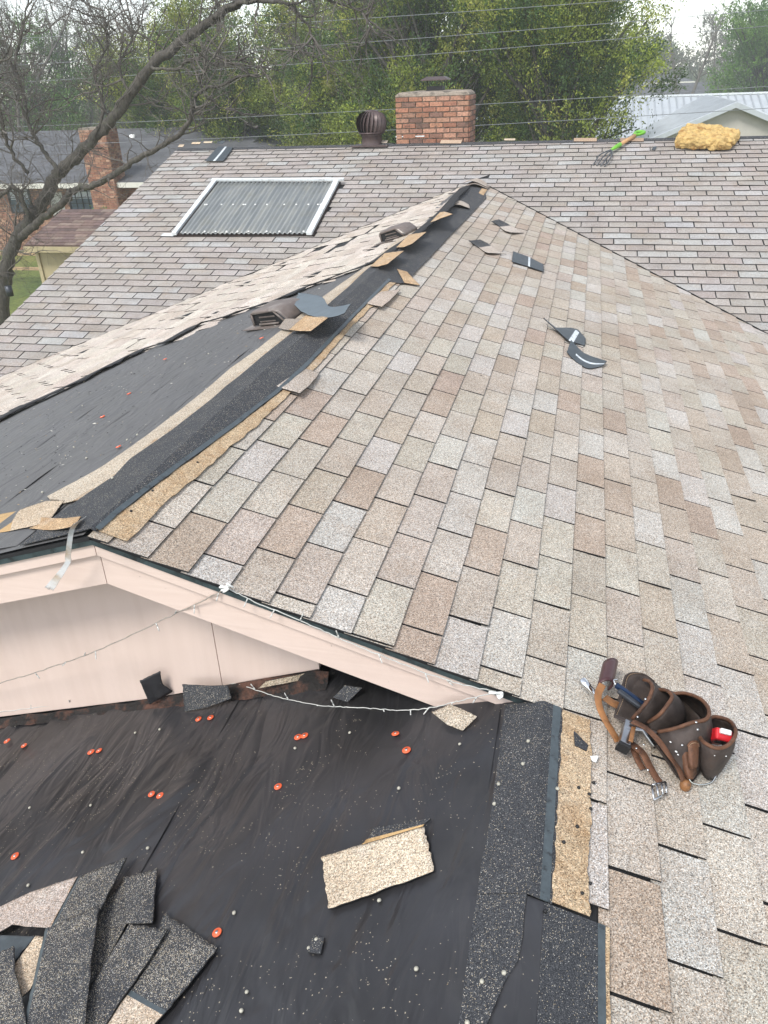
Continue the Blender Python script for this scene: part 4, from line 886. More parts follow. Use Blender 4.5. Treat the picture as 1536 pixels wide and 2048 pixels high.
# back panel under everything
m_ = MB(); PB = [cb(*q) for q in ((500, 205, .07), (660, 200, .09), (790, 310, .08), (1010, 380, .04), (1160, 520, .02), (1200, 760, .012), (1130, 1010, .01), (1040, 1120, .01), (930, 1040, .012), (790, 830, .02), (640, 640, .03), (410, 545, .03), (470, 300, .05))]
m_.poly(PB, NRM['PR'], .006); bp_(m_, "back_panel", ['leather'])
pocket([(415, 540, .035), (470, 400, .06), (500, 230, .085), (560, 190, .095), (660, 205, .09), (740, 260, .08)], [(560, 600, .03), (610, 520, .045), (650, 400, .05), (700, 340, .05), (760, 330, .05), (800, 330, .05)], 'leather', "knife_sheath", rimr=.0028, rimmat='leather')
pocket([(560, 570, .055), (640, 480, .10), (700, 395, .125), (725, 310, .13), (700, 262, .12), (655, 248, .10)], [(700, 610, .035), (790, 565, .06), (870, 480, .075), (890, 400, .08), (830, 350, .075), (770, 330, .07)], 'leather', "small_pouch", bulge=.006)
pocket([(690, 600, .06), (780, 540, .11), (850, 455, .14), (888, 385, .145), (840, 335, .135), (745, 328, .10)], [(780, 690, .04), (900, 650, .06), (990, 600, .07), (1000, 500, .07), (950, 420, .06), (880, 375, .055)], 'leather', "middle_pouch", bulge=.008)
pocket([(775, 680, .075), (900, 655, .115), (1050, 605, .15), (1170, 575, .165), (1195, 500, .165), (1130, 410, .14), (1000, 360, .11), (880, 365, .09)], [(900, 930, .02), (950, 1060, .012), (1010, 1090, .010), (1110, 1000, .010), (1180, 860, .012), (1180, 640, .02), (1050, 480, .03), (930, 400, .03)], 'leather', "large_pouch", bulge=.012)
pocket([(1115, 720, .12), (1160, 770, .135), (1260, 815, .145), (1360, 785, .145), (1418, 690, .135), (1380, 600, .11), (1290, 560, .10), (1200, 570, .10)], [(1125, 980, .012), (1160, 1050, .010), (1220, 1070, .008), (1290, 1010, .008), (1340, 900, .01), (1330, 800, .012), (1250, 760, .012), (1170, 800, .012)], 'leather', "tape_pouch", closed=True, bulge=.008)
pocket([(950, 790, .09), (980, 760, .10), (1040, 730, .11), (1085, 760, .10)], [(1000, 1060, .03), (1030, 1070, .04), (1060, 1060, .04), (1090, 1020, .035)], 'leather2', "side_holder", rimr=.004)
pocket([(1020, 800, .105), (1050, 765, .115), (1095, 765, .115), (1110, 800, .11)], [(1030, 970, .07), (1055, 985, .075), (1085, 980, .075), (1100, 960, .07)], 'leather2', "pencil_slot", rimr=.0035)
strap([(560, 590, .075), (660, 640, .085), (760, 730, .09), (850, 850, .08), (940, 980, .05), (985, 1080, .03)], .020, 'leather2', "edge_strap")
strap([(410, 545, .055), (520, 590, .065), (650, 640, .08), (760, 690, .09)], .014, 'leather', "edge_strap")
strap([(312, 285, .07), (275, 370, .06), (290, 480, .045), (340, 590, .035), (400, 690, .028), (440, 760, .02)], .022, 'tanleather', "belt_strap")
strap([(330, 390, .04), (400, 440, .04), (470, 470, .04)], .03, 'tanleather', "belt_strap")
m_ = MB(); G = []
for i in range(7):
    f = i / 6; c = cb(270 + 100 * f, 215 + 20 * f, .05)
    ax = (cb(430, 215, .05) - cb(260, 200, .05)).normalized(); ln = (cb(300, 115, .05) - cb(255, 300, .05))
    row = []
    for j in range(13):
        a = math.pi * (-.25 + 1.5 * j / 12); row.append(cb(335, 255, .045) + ax * (math.cos(a) * .024) + NRM['PR'] * (math.sin(a) * .024 + .012) + ln * (f - .35))
    G.append(row)
m_.grid(G); bp_(m_, "belt_loop", ['burgundy'], solid=.004)
strap([(540, 770, .03), (640, 850, .034), (700, 960, .026), (760, 1060, .018), (800, 1100, .014)], (.026, .02), 'leather2', "buckle_strap", th=.005)
strap([(560, 800, .022), (600, 900, .018), (650, 990, .012)], .02, 'leather2', "buckle_strap", th=.005)
m_ = MB()
for a, c in (((720, 1120, .02), (835, 1095, .02)), ((835, 1095, .02), (842, 1190, .012)), ((842, 1190, .012), (738, 1245, .012)), ((738, 1245, .012), (720, 1120, .02)), ((760, 1110, .026), (775, 1215, .016)), ((800, 1100, .026), (812, 1200, .016))): m_.tube([cb(*a), cb(*c)], .0028, 8)
bp_(m_, "buckle", ['steel'])
m_ = MB(); m_.tube(bez([cb(*q) for q in ((1032, 950, .05), (1022, 1030, .03), (1045, 1095, .015), (1120, 1118, .006), (1210, 1100, .006), (1255, 1040, .02))], 6), .0022, 8); bp_(m_, "wire_loop", ['chrome'])
m_ = MB(); G = [[cb(1000, 1120, .018) + Vector((math.cos(a) * r, math.sin(a) * r, z)) for a in [2 * math.pi * k / 12 for k in range(12)]] for r, z in ((.0, .016), (.010, .014), (.0155, .004), (.014, -.01), (.008, -.018))]
m_.grid(G, closed=True); bp_(m_, "reinforced_toe", ['tanleather'])
for q in ((600, 560, .085), (665, 412, .122), (1085, 605, .16), (1098, 665, .15), (970, 795, .10), (1035, 945, .06), (590, 820, .036), (650, 790, .04), (685, 1000, .03)):
    m_ = MB(); m_.lathe([(0, .0025), (.0025, .0018), (.0035, 0)], cb(*q) + NRM['PR'] * .003, NRM['PR'], 8); bp_(m_, "rivet", ['steel'])
for x, y, h, r in ((1225, 860, .118, .004), (1232, 885, .112, .003), (1325, 890, .10, .0035), (1315, 835, .12, .002), (868, 775, .088, .003), (915, 855, .075, .004), (930, 880, .07, .003)):
    m_ = MB(); m_.lathe([(0, .001), (r * .6, .0008), (r, 0)], cb(x, y, h) + NRM['PR'] * .006, NRM['PR'], 7); bp_(m_, "paint_fleck", ['plastic'])
# tools in the belt
def tool(name, label, cat, at_):
    e = empty(name, at_); tag(e, label, cat); inv = Matrix.Translation(-Vector(at_))
    def add_(mb_, nm, mats_, **kw): o = mb_.build(nm, mats_, e, **kw); o.matrix_parent_inverse = inv; return o
    return add_
h_ = tool("hammer", "square-faced steel hammer head hanging in the belt's leather loop", "hammer", cb(500, 720, .03))
a, c = cb(530, 610, .055), cb(485, 800, .045); ax = (c - a).normalized(); sx = ax.cross(NRM['PR']).normalized(); sz = sx.cross(ax)
m_ = MB(); m_.box(a - sx * .0145 - sz * .0145, ax * (c - a).length, sx * .029, sz * .029); h_(m_, "head", ['steel'], bevel=.003)
m_ = MB(); m_.box(c - sx * .0175 - sz * .0175, ax * .010, sx * .035, sz * .035); h_(m_, "striking_face", ['black'], bevel=.002)
m_ = MB(); m_.tube([a + ax * .01 - sz * .01, cb(640, 660, .03), cb(740, 800, .02)], .008, 10); h_(m_, "shaft", ['steel'])
strap([(575, 620, .06), (560, 690, .075), (545, 760, .07)], .012, 'tanleather', "hammer_loop")
k_ = tool("utility_knife", "dark blue utility knife pushed into the belt's first pouch", "knife", cb(500, 360, .09))
a, c = cb(415, 300, .10), cb(650, 470, .085); ax = (c - a).normalized(); sx = ax.cross(NRM['PR']).normalized(); sz = sx.cross(ax)
M['blue'] = plain("blue_enamel", (.012, .03, .075), .35, .3, 30, metal=.4); M['darkmetal'] = plain("dark_metal", (.055, .06, .07), .4, .3, 30, metal=.6)
m_ = MB(); m_.box(a - sx * .001 - sz * .008, ax * (c - a).length, -sx * .014, sz * .016); k_(m_, "blue_side", ['blue'], bevel=.004)
m_ = MB(); m_.box(a + ax * .012 + sx * .001 - sz * .008, ax * (c - a).length * .95, sx * .015, sz * .015); k_(m_, "grip", ['darkmetal'], bevel=.005)
m_ = MB(); m_.tube(bez([a - ax * .001 + sz * .004, a - ax * .012 + sz * .008 - sx * .01, a + sx * .0 - ax * .004 + sz * .012 - sx * .018], 4), .002, 6); k_(m_, "ring", ['chrome'])
z_ = tool("folding_tool", "chrome-ended steel tool sticking out behind the burgundy belt loop", "tool", cb(150, 270, .03))
a, c = cb(135, 245, .035), cb(300, 430, .025); ax = (c - a).normalized()
m_ = MB(); m_.tube([a, a + ax * .004, a + ax * .03, a + ax * .032, c], [.010, .0135, .0125, .0105, .0095], 14); z_(m_, "handle", ['chrome'])
m_ = MB(); m_.tube([a + ax * .020 + NRM['PR'] * .006, a + ax * .036 + NRM['PR'] * .006], .006, 10); z_(m_, "slot", ['black'])
q_ = tool("tape_measure", "red tape measure with white clip in the belt's end pouch", "tape measure", cb(1300, 720, .10))
M['red'] = plain("red_plastic", (.62, .022, .03), .35, .12, 30)
o = cb(1290, 715, .112); ax = (cb(1390, 750, .115) - cb(1200, 700, .115)).normalized(); sz = (NRM['PR'] * .8 - (cb(1300, 600, .1) - cb(1300, 760, .1)).normalized() * .55); sz = (sz - ax * sz.dot(ax)).normalized(); sx = sz.cross(ax)
m_ = MB(); m_.box(o - ax * .025 - sx * .016 - sz * .05, ax * .050, sx * .034, sz * .072); q_(m_, "case", ['red'], bevel=.006)
m_ = MB(); m_.box(o - ax * .013 - sx * .019 - sz * .012, ax * .026, sx * .006, sz * .018); q_(m_, "lock_button", ['black'], bevel=.002)
m_ = MB(); m_.box(o - ax * .016 + sx * .001 + sz * .019, ax * .032, sx * .015, sz * .012); q_(m_, "clip", ['plastic'], bevel=.003)
m_ = MB(); m_.box(o - ax * .008 - sx * .0175 + sz * .010, ax * .018, sx * .004, sz * .006); q_(m_, "label", ['black'], bevel=.001)

# ---------------------------------------------------------------- fork and foam on the main roof
fk = tool("roofing_fork", "shingle removal fork with green grip and wooden shaft lying on the ridge", "fork", hp('R1', 1238, 300, .05))
M['darksteel'] = plain('dark_steel', (.16, .165, .17), .4, .3, 30, metal=.8); M['green'] = plain("green_enamel", (.15, .42, .035), .4, .15, 30); M['shaft'] = plain("pale_wood", (.50, .29, .13), .6, .2, 30, bmp=.1)
a, c = hp('R1', 1232, 294, .06), Vector(hit(1275, 268, (0, 1, 0), RIDGE_Y + .04))
m_ = MB(); m_.tube([a.lerp(c, .1), a.lerp(c, .9)], .024, 12); fk(m_, "shaft", ['shaft'])
m_ = MB(); m_.tube([a - (c - a) * .22, a, a.lerp(c, .18), a.lerp(c, .2)], [.015, .026, .030, .026], 12); fk(m_, "socket", ['green'])
d = (c - a).normalized(); sx = d.cross(Vector((0, 0, 1))).normalized(); g0 = a.lerp(c, .86)
m_ = MB(); m_.tube([g0, g0 + d * .05], [.024, .026], 10)
m_.tube(bez([g0 + d * .04, g0 + d * .09 + sx * .05, g0 + d * .15 + sx * .06, g0 + d * .18 + sx * .03, g0 + d * .185 - sx * .03, g0 + d * .15 - sx * .06, g0 + d * .09 - sx * .05, g0 + d * .04], 5), .020, 8); fk(m_, "grip", ['green'])
s0 = a - (c - a) * .2
for (x0, y0), (x1, y1), (x2, y2) in (((1210, 304), (1198, 311), (1186, 330)), ((1215, 305), (1206, 314), (1193, 331)), ((1221, 306), (1214, 316), (1201, 332)), ((1224, 307), (1220, 318), (1209, 333))):
    m_ = MB(); m_.tube(bez([s0, hp('R1', x0, y0, .062), hp('R1', x1, y1, .055), hp('R1', (x1 + x2) / 2, (y1 + y2) / 2 + 1, .038), hp('R1', x2, y2, .014)], 5), .0088, 8); fk(m_, "tine", ['darksteel'])
# foam block
M['foam'] = plain("yellow_foam", (.56, .385, .15), .95, .35, 14, bmp=1.0, bdist=.04, dirt=((.27, .13, .035), 9, .50, .68))
import bmesh
bm = bmesh.new(); bmesh.ops.create_cube(bm, size=1.0); bmesh.ops.subdivide_edges(bm, edges=bm.edges[:], cuts=27, use_grid_fill=True)
from mathutils import noise as mn
P = [hp('R1', 1366, 292, .0), hp('R1', 1448, 303, .0), hp('R1', 1464, 283, .0)]
ctr = (hp('R1', 1366, 290, 0) + hp('R1', 1462, 290, 0)) / 2 + Vector((0, .03, .088))
for v in bm.verts:
    p = v.co.copy(); k = max(abs(p.x), abs(p.y), abs(p.z)); q = p * (1 - .42 * (p.length - k))
    q = Vector((q.x * .75, q.y * .60, q.z * .15)); q.x += .06 * p.y; q.z -= .035 * p.x * p.y * 2
    nn = mn.noise(q * 5) * .03 + mn.noise(q * 13) * .020 + mn.noise(q * 34) * .012; q += p.normalized() * nn
    q -= p.normalized() * max(0, mn.noise(q * 19 + Vector((5, 2, 1))) - .1) * .06
    v.co = q
me = bpy.data.meshes.new("foam_block"); bm.to_mesh(me); bm.free(); me.materials.append(M['foam'])
fo = bpy.data.objects.new("foam_block", me); scene.collection.objects.link(fo); fo.location = ctr; fo.rotation_euler = (math.atan(S1) * .8, math.radians(4), math.radians(-8))
tag(fo, "lumpy chunk of yellow foam lying on the main ridge", "foam block")

# ---------------------------------------------------------------- neighbouring buildings
def bld(name, label, cat, at_):
    e = empty(name, at_); tag(e, label, cat); inv = Matrix.Translation(-Vector(at_))
    def add_(mb_, nm, mats_, par=None, kind=None, **kw):
        o = mb_.build(nm, mats_, par or e, **kw)
        if par is None: o.matrix_parent_inverse = inv
        if kind: o["kind"] = kind
        return o
    return add_
M['darkroof'] = far_shingle_mat("grey_roof", (.12, .122, .13), .9, .14)
M['brownroof'] = far_shingle_mat("brown_roof", (.155, .10, .085), .32, .13)
M['trim'] = plain("pale_trim", (.62, .60, .53), .6, .1, 4)
M['tanwall'] = plain("tan_siding", (.40, .335, .20), .7, .12, 3, stretch=(3, 3, .4))
M['glass'] = plain("window_glass", (.10, .13, .16), .12, .5, 1.2)
M['curtain'] = plain("curtain", (.42, .45, .48), .8, .25, 3, stretch=(6, 1, .4))
M['doorpaint'] = plain("door_paint", (.40, .40, .37), .5, .15, 3)
M['metalroof'] = plain("white_metal_roof", (.47, .50, .52), .45, .08, 1.5, metal=.1, dirt=((.36, .38, .39), 1.2, .5, .8))
M['stucco'] = plain("beige_stucco", (.47, .44, .395), .85, .1, 2)
FB = [(.29, .145, .09), (.33, .175, .11), (.25, .115, .075), (.37, .22, .15), (.20, .10, .07)]
# brick house across the yard
NY, EZ = 25.6, -1.74
nh = bld("brick_house", "brick house with grey roof and brick chimney beyond the yard", "house", (-20, NY, GROUND_Z))
m_ = MB(); m_.box((-30, NY, GROUND_Z - .1), (18.2, 0, 0), (0, .2, 0), (0, 0, EZ - GROUND_Z + .1), 0, (.30, .12, .07)); wl = nh(m_, "wall", ['mortar'])
m_ = MB(); brick_face((-30, NY, GROUND_Z), (1, 0, 0), (0, 0, 1), 18.2, 31, None, single_=False, mbx=m_, bh=.079, bw=.215, jt=.012, tints=FB)
nh(m_, "bricks", ['brickplain'], kind="stuff")
rz = aty(300, 256, NY + 5.2).z
m_ = MB(); nr = Vector((0, -(rz - EZ), 5.9)).normalized(); m_.poly([(-31, NY - .6, EZ + .02), (-11.2, NY - .6, EZ + .02), (-11.2, NY + 5.3, rz), (-31, NY + 5.3, rz)], nr, .08)
m_.poly([(-31, NY + 5.3, rz), (-11.2, NY + 5.3, rz), (-11.2, NY + 11, EZ), (-31, NY + 11, EZ)], Vector((0, 1, 3)).normalized(), .08); rf = nh(m_, "roof", ['darkroof'])
m_ = MB(); m_.box((-31, NY - .64, EZ - .16), (19.8, 0, 0), (0, .05, 0), (0, 0, .17)); nh(m_, "eave_board", ['trim'])
m_ = MB(); m_.box((-31, NY - .58, EZ - .17), (19.8, 0, 0), (0, .6, 0), (0, 0, .02)); nh(m_, "soffit", ['trim'])
def window(x0, x1, z0, z1, y, add_, nx, nz, curtain=True):
    m_ = MB(); m_.box((x0, y - .02, z0), (x1 - x0, 0, 0), (0, .06, 0), (0, 0, z1 - z0)); w_ = add_(m_, "window", ['glass'])
    if curtain:
        m_ = MB(); m_.box((x0 + .06, y - .03, z0 + (z1 - z0) * .45), (x1 - x0 - .12, 0, 0), (0, .005, 0), (0, 0, (z1 - z0) * .52)); add_(m_, "curtain", ['curtain'], w_)
    m_ = MB(); f = .05
    for o_, a_, c_ in (((x0 - f, 0, z0 - f), x1 - x0 + 2 * f, f), ((x0 - f, 0, z1), x1 - x0 + 2 * f, f)): m_.box((o_[0], y - .06, o_[2]), (a_, 0, 0), (0, .05, 0), (0, 0, c_))
    for x in (x0 - f, x1): m_.box((x, y - .06, z0), (f, 0, 0), (0, .05, 0), (0, 0, z1 - z0))
    for i in range(1, nx): m_.box((x0 + (x1 - x0) * i / nx - .014, y - .05, z0), (.028, 0, 0), (0, .02, 0), (0, 0, z1 - z0))
    for i in range(1, nz): m_.box((x0, y - .052, z0 + (z1 - z0) * i / nz - .012), (x1 - x0, 0, 0), (0, .018, 0), (0, 0, .024))
    add_(m_, "window_frame", ['black'], w_)
wx = lambda px, py: aty(px, py, NY).x
wz = lambda px, py: aty(px, py, NY).z
window(wx(20, 395), wx(60, 395), wz(40, 423), wz(40, 369), NY, nh, 3, 4)
window(wx(140, 395), wx(190, 395), wz(165, 418), wz(165, 370), NY, nh, 4, 4)
m_ = MB(); m_.box((wx(100, 395), NY - .03, GROUND_Z), (wx(126, 395) - wx(100, 395), 0, 0), (0, .05, 0), (0, 0, 2.1)); dr = nh(m_, "door", ['doorpaint'])
m_ = MB(); m_.lathe([(0, .03), (.03, .02), (.03, 0)], (wx(103, 395), NY - .03, GROUND_Z + 1), Vector((0, -1, 0)), 8); nh(m_, "door_handle", ['steel'], dr)
cx0, cx1, cy = wx(184, 330) + .2, wx(240, 330) + .1, NY - .75
cz = aty(205, 255, cy).z
m_ = MB(); m_.box((cx0 + .01, cy + .01, GROUND_Z), (cx1 - cx0 - .02, 0, 0), (0, .8, 0), (0, 0, cz - GROUND_Z)); nc_ = nh(m_, "chimney", ['mortar'])
m_ = MB(); rows_ = int((cz - GROUND_Z) / .079); brick_face((cx0, cy, GROUND_Z), (1, 0, 0), (0, 0, 1), cx1 - cx0, rows_, None, single_=False, mbx=m_, bh=.079, bw=.215, jt=.012, tints=FB)
brick_face((cx1, cy, GROUND_Z), (0, 1, 0), (0, 0, 1), .8, rows_, None, single_=False, mbx=m_, bh=.079, bw=.215, jt=.012, tints=FB)
nh(m_, "bricks", ['brickplain'], nc_, kind="stuff")
m_ = MB(); q = aty(264, 268, NY + 4.2); m_.lathe([(.12, -.3), (.12, -.05), (.09, -.02), (0, -.01)], q, n=14); nh(m_, "roof_vent", ['plastic'])
# second grey roof behind the ridge
g2 = bld("grey_roofed_house", "low grey roof peeping over the ridge beneath the trees", "house", (-9, 31, GROUND_Z))
m_ = MB(); pk = aty(425, 258, 31); le, re_ = aty(350, 296, 28), aty(530, 296, 28); zz = min(le.z, re_.z)
m_.add([(le.x, 28, zz), (re_.x, 28, zz), (re_.x, 35, zz), (le.x, 35, zz), (pk.x - .5, 31, pk.z), (pk.x + .5, 31, pk.z)], [[0, 1, 5, 4], [1, 2, 5], [2, 3, 4, 5], [3, 0, 4]]); g2(m_, "roof", ['darkroof'])
m_ = MB(); m_.box((le.x + .4, 28.4, GROUND_Z), (re_.x - le.x - .8, 0, 0), (0, 6, 0), (0, 0, zz - GROUND_Z)); g2(m_, "wall", ['tanwall'])
# tan shed
sh = bld("garden_shed", "tan garden shed with brown shingle roof beside the bare tree", "shed", (-10, 15.5, GROUND_Z))
e0, e1 = aty(48, 487, 14.4), aty(260, 478, 14.4); ez = -1.95
m_ = MB(); m_.box((e0.x + .10, 14.65, GROUND_Z), (3.1, 0, 0), (0, 2.6, 0), (0, 0, ez - GROUND_Z)); sh(m_, "wall", ['tanwall'])
rp = aty(150, 420, 16.1); m_ = MB(); nS = Vector((0, -(rp.z - ez), 1.7)).normalized()
m_.poly([(e0.x, 14.4, ez + .02), (e0.x + 3.7, 14.4, ez + .02), (e0.x + 3.7, 16.1, rp.z), (e0.x + .05, 16.1, rp.z)], nS, .05)
m_.poly([(e0.x + .05, 16.1, rp.z), (e0.x + 3.7, 16.1, rp.z), (e0.x + 3.7, 17.8, ez), (e0.x, 17.8, ez)], Vector((0, .5, 1)).normalized(), .05); sroof = sh(m_, "roof", ['brownroof'])
BT = [(.135, .088, .075), (.165, .11, .092), (.105, .07, .062), (.21, .155, .125), (.15, .10, .09)]
L_ = (Vector((0, 16.1, rp.z)) - Vector((0, 14.4, ez + .02))).length; dS = (Vector((0, 16.1, rp.z)) - Vector((0, 14.4, ez + .02))).normalized(); nrow = 13
m_ = MB()
for k in range(nrow):
    x = e0.x - rng.uniform(0, .3)
    while x < e0.x + 3.7:
        a_, c_ = max(x, e0.x), min(x + .32, e0.x + 3.7); x += .32
        if c_ - a_ < .05: continue
        p0 = Vector((0, 14.4, ez + .02)) + dS * (L_ * k / nrow); p1 = p0 + dS * (L_ / nrow + .03)
        m_.poly([Vector((a_, p0.y, p0.z)) + nS * .016, Vector((c_ - .006, p0.y, p0.z)) + nS * .016, Vector((c_ - .006, p1.y, p1.z)) + nS * .004, Vector((a_, p1.y, p1.z)) + nS * .004], nS, .01, 0, None, jit(rng.choice(BT), .1))
sh(m_, "roof_shingles", ['brickplain'], sroof, kind="stuff")
m_ = MB(); m_.box((e0.x - .02, 14.36, ez - .13), (3.75, 0, 0), (0, .04, 0), (0, 0, .13)); sh(m_, "eave_board", ['trim' if False else 'tanwall'])
m_ = MB(); m_.box((e0.x + .07, 14.61, GROUND_Z), (.09, 0, 0), (0, .05, 0), (0, 0, ez - GROUND_Z)); sh(m_, "corner_board", ['tanwall'])
dx = aty(125, 515, 14.65).x; m_ = MB(); m_.box((dx, 14.615, GROUND_Z + .1), (.95, 0, 0), (0, .04, 0), (0, 0, 1.85)); dd = sh(m_, "door", ['tanwall'], bevel=.01)
# rail fence by the yard
fn = bld("rail_fence", "low weathered rail fence on the lawn behind the bare tree trunk", "fence", (-17, 20, GROUND_Z))
for x in (-22, -19.6, -17.2, -14.8, -12.4):
    m_ = MB(); m_.box((x, 20, GROUND_Z), (.12, 0, 0), (0, .12, 0), (0, 0, 1.05)); fn(m_, "post", ['wood'])
for z in (.45, .9):
    m_ = MB(); m_.box((-22.4, 20.03, GROUND_Z + z), (10.4, 0, 0), (0, .05, 0), (0, 0, .09)); fn(m_, "rail", ['wood'])

# white metal-roofed house on the other side
GY = 42.0
wh = bld("metal_roof_house", "house with white ribbed metal roof and beige gable behind the foam", "house", (10, 48, GROUND_Z))
pk = aty(1474, 204, GY); el = aty(1300, 278, GY); er = aty(1600, 268, GY); slp = (pk.z - el.z) / (pk.x - el.x)
hw = 5.2; ex0, ex1, ez_ = pk.x - hw, pk.x + hw, pk.z - slp * hw
RY = 54.5; rl, rr_ = aty(1275, 196, RY), aty(1536, 188, RY); rzz = (rl.z + rr_.z) / 2
m_ = MB(); m_.add([(ex0, GY + .4, GROUND_Z), (ex1, GY + .4, GROUND_Z), (ex1, GY + .4, ez_ - .15), (pk.x, GY + .4, pk.z - .15), (ex0, GY + .4, ez_ - .15)], [[0, 1, 2, 3, 4]]); wh(m_, "gable_wall", ['stucco'])
for sg in (-1, 1):
    m_ = MB(); n_ = Vector((sg * slp, 0, 1)).normalized(); xe_ = pk.x + sg * hw
    m_.poly([(pk.x, GY, pk.z), (xe_, GY, ez_), (xe_, RY, ez_), (pk.x, RY, pk.z)], n_, .06); gr = wh(m_, "roof_slope", ['metalroof'])
    m_ = MB(); m_.poly([(pk.x, GY - .03, pk.z - .02), (xe_, GY - .03, ez_ - .02), (xe_, GY - .03, ez_ - .24), (pk.x, GY - .03, pk.z - .24)], Vector((0, -1, 0)), .05); wh(m_, "barge_board", ['metalroof'])
    for k in range(1, 26):
        y = GY + k * .48; m_ = MB(); m_.tube([Vector((pk.x, y, pk.z)) + n_ * .02, Vector((xe_, y, ez_)) + n_ * .02], .022, 4); wh(m_, "roof_rib", ['metalroof'], gr)
m_ = MB(); nW = Vector((0, -.28, 1)).normalized(); x0_, x1_ = rl.x - 7, rr_.x + 14
m_.poly([(x0_, RY, rzz), (x1_, RY, rzz), (x1_, RY - 8, rzz - 2.24), (x0_, RY - 8, rzz - 2.24)], nW, .06); mr_ = wh(m_, "roof_slope", ['metalroof'])
x = x0_
while x < x1_:
    m_ = MB(); m_.tube([Vector((x, RY, rzz)) + nW * .03, Vector((x, RY - 8, rzz - 2.24)) + nW * .03], .05, 4); wh(m_, "roof_rib", ['metalroof'], mr_); x += .42
m_ = MB(); m_.box((x0_, RY - .05, rzz + .02), (x1_ - x0_, 0, 0), (0, .3, 0), (0, 0, .10)); wh(m_, "ridge_cap", ['white'])
m_ = MB(); m_.box((x0_ + .5, RY - 7.6, GROUND_Z), (x1_ - x0_ - 1, 0, 0), (0, .2, 0), (0, 0, rzz - 2.2 - GROUND_Z)); wh(m_, "wall", ['white'])
# far grey houses
def hip(name, label, px0, px1, pyr, pye, Y, mat, wall, rx0=None, rx1=None):
    add_ = bld(name, label, "house", ((aty(px0, pye, Y).x + aty(px1, pye, Y).x) / 2, Y, GROUND_Z))
    a_, c_ = aty(px0, pye, Y), aty(px1, pye, Y); zr = aty((px0 + px1) / 2, pyr, Y + 5).z; ze = (a_.z + c_.z) / 2
    ra, rb = aty(rx0 or px0 + 20, pyr, Y + 5).x, aty(rx1 or px1 - 20, pyr, Y + 5).x
    m_ = MB(); m_.add([(a_.x, Y, ze), (c_.x, Y, ze), (c_.x, Y + 10, ze), (a_.x, Y + 10, ze), (ra, Y + 5, zr), (rb, Y + 5, zr)], [[0, 1, 5, 4], [1, 2, 5], [2, 3, 4, 5], [3, 0, 4]]); add_(m_, "roof", [mat])
    m_ = MB(); m_.box((a_.x + .4, Y + .4, GROUND_Z), (c_.x - a_.x - .8, 0, 0), (0, 9, 0), (0, 0, ze - GROUND_Z - .02)); add_(m_, "wall", [wall])
    m_ = MB(); m_.box((a_.x, Y - .05, ze - .3), (c_.x - a_.x, 0, 0), (0, .06, 0), (0, 0, .3)); add_(m_, "eave_board", ['trim']); return add_
hip("far_house", "long grey-roofed house just above the white metal roof", 1270, 1450, 166, 196, 88, 'darkroof', 'stucco', 1275, 1440)
hip("far_house", "smaller hazy hip-roofed house above the long grey roof", 1288, 1390, 149, 164, 112, 'darkroof', 'white', 1318, 1345)
m0 = bld("white_outbuilding", "white wall glimpsed between the big tree's lower leaves", "building", (-2, 47, GROUND_Z))
m_ = MB(); a_, c_ = aty(955, 280, 47), aty(1075, 240, 47); m_.box((a_.x, 47, GROUND_Z), (c_.x - a_.x, 0, 0), (0, 5, 0), (0, 0, c_.z - GROUND_Z)); m0(m_, "wall", ['white'])
m_ = MB(); m_.box((a_.x - .3, 46.8, c_.z), (c_.x - a_.x + .6, 0, 0), (0, 5.4, 0), (0, 0, .15)); m0(m_, "roof", ['metalroof'])

# ---------------------------------------------------------------- trees
def leaf_mesh(name, centres, dirs, sizes, cols, parent, asp=.42):
    n = len(centres); C_ = np.array(centres); D_ = np.array(dirs); D_ /= np.linalg.norm(D_, axis=1, keepdims=True) + 1e-9
    rs = np.random.RandomState(n % 9973); Rn = rs.normal(size=(n, 3)); W_ = np.cross(D_, Rn); W_ /= np.linalg.norm(W_, axis=1, keepdims=True) + 1e-9
    s_ = np.array(sizes)[:, None]; V = np.empty((n, 4, 3), np.float32)
    V[:, 0] = C_ - D_ * s_ * .5; V[:, 1] = C_ + W_ * s_ * asp * .5; V[:, 2] = C_ + D_ * s_ * .5; V[:, 3] = C_ - W_ * s_ * asp * .5
    me = bpy.data.meshes.new(name); me.vertices.add(4 * n); me.vertices.foreach_set("co", V.ravel()); me.loops.add(4 * n); me.loops.foreach_set("vertex_index", np.arange(4 * n, dtype=np.int32))
    me.polygons.add(n); me.polygons.foreach_set("loop_start", np.arange(0, 4 * n, 4, dtype=np.int32)); me.materials.append(M['leaf'])
    at = me.attributes.new("tint", 'FLOAT_COLOR', 'FACE'); ca = np.ones((n, 4), np.float32); ca[:, :3] = np.array(cols); at.data.foreach_set("color", ca.ravel())
    me.update(calc_edges=True); me.validate()
    o = bpy.data.objects.new(name, me); scene.collection.objects.link(o); o.parent = parent; o.matrix_parent_inverse = Matrix.Translation(-parent.location); return o
def wander(rr, p, d, L, n, bend=.25, up=0.0):
    pts = [p.copy()]; d = d.normalized()
    for _ in range(n):
        d = (d + Vector((rr.gauss(0, bend), rr.gauss(0, bend), rr.gauss(0, bend) + up))).normalized(); pts.append(pts[-1] + d * (L / n))
    return pts, d
OLIVE = [(.23, .28, .04), (.28, .32, .05), (.185, .235, .038), (.34, .35, .07), (.06, .115, .024), (.08, .14, .03), (.05, .09, .022), (.06, .11, .026)]
GREEN = [(.095, .19, .03), (.12, .22, .036), (.075, .155, .028), (.15, .24, .05)]
GREY = [(.15, .17, .095), (.17, .19, .105), (.125, .145, .08)]  # far foliage lightened: the mist of distance is put into the leaf colour
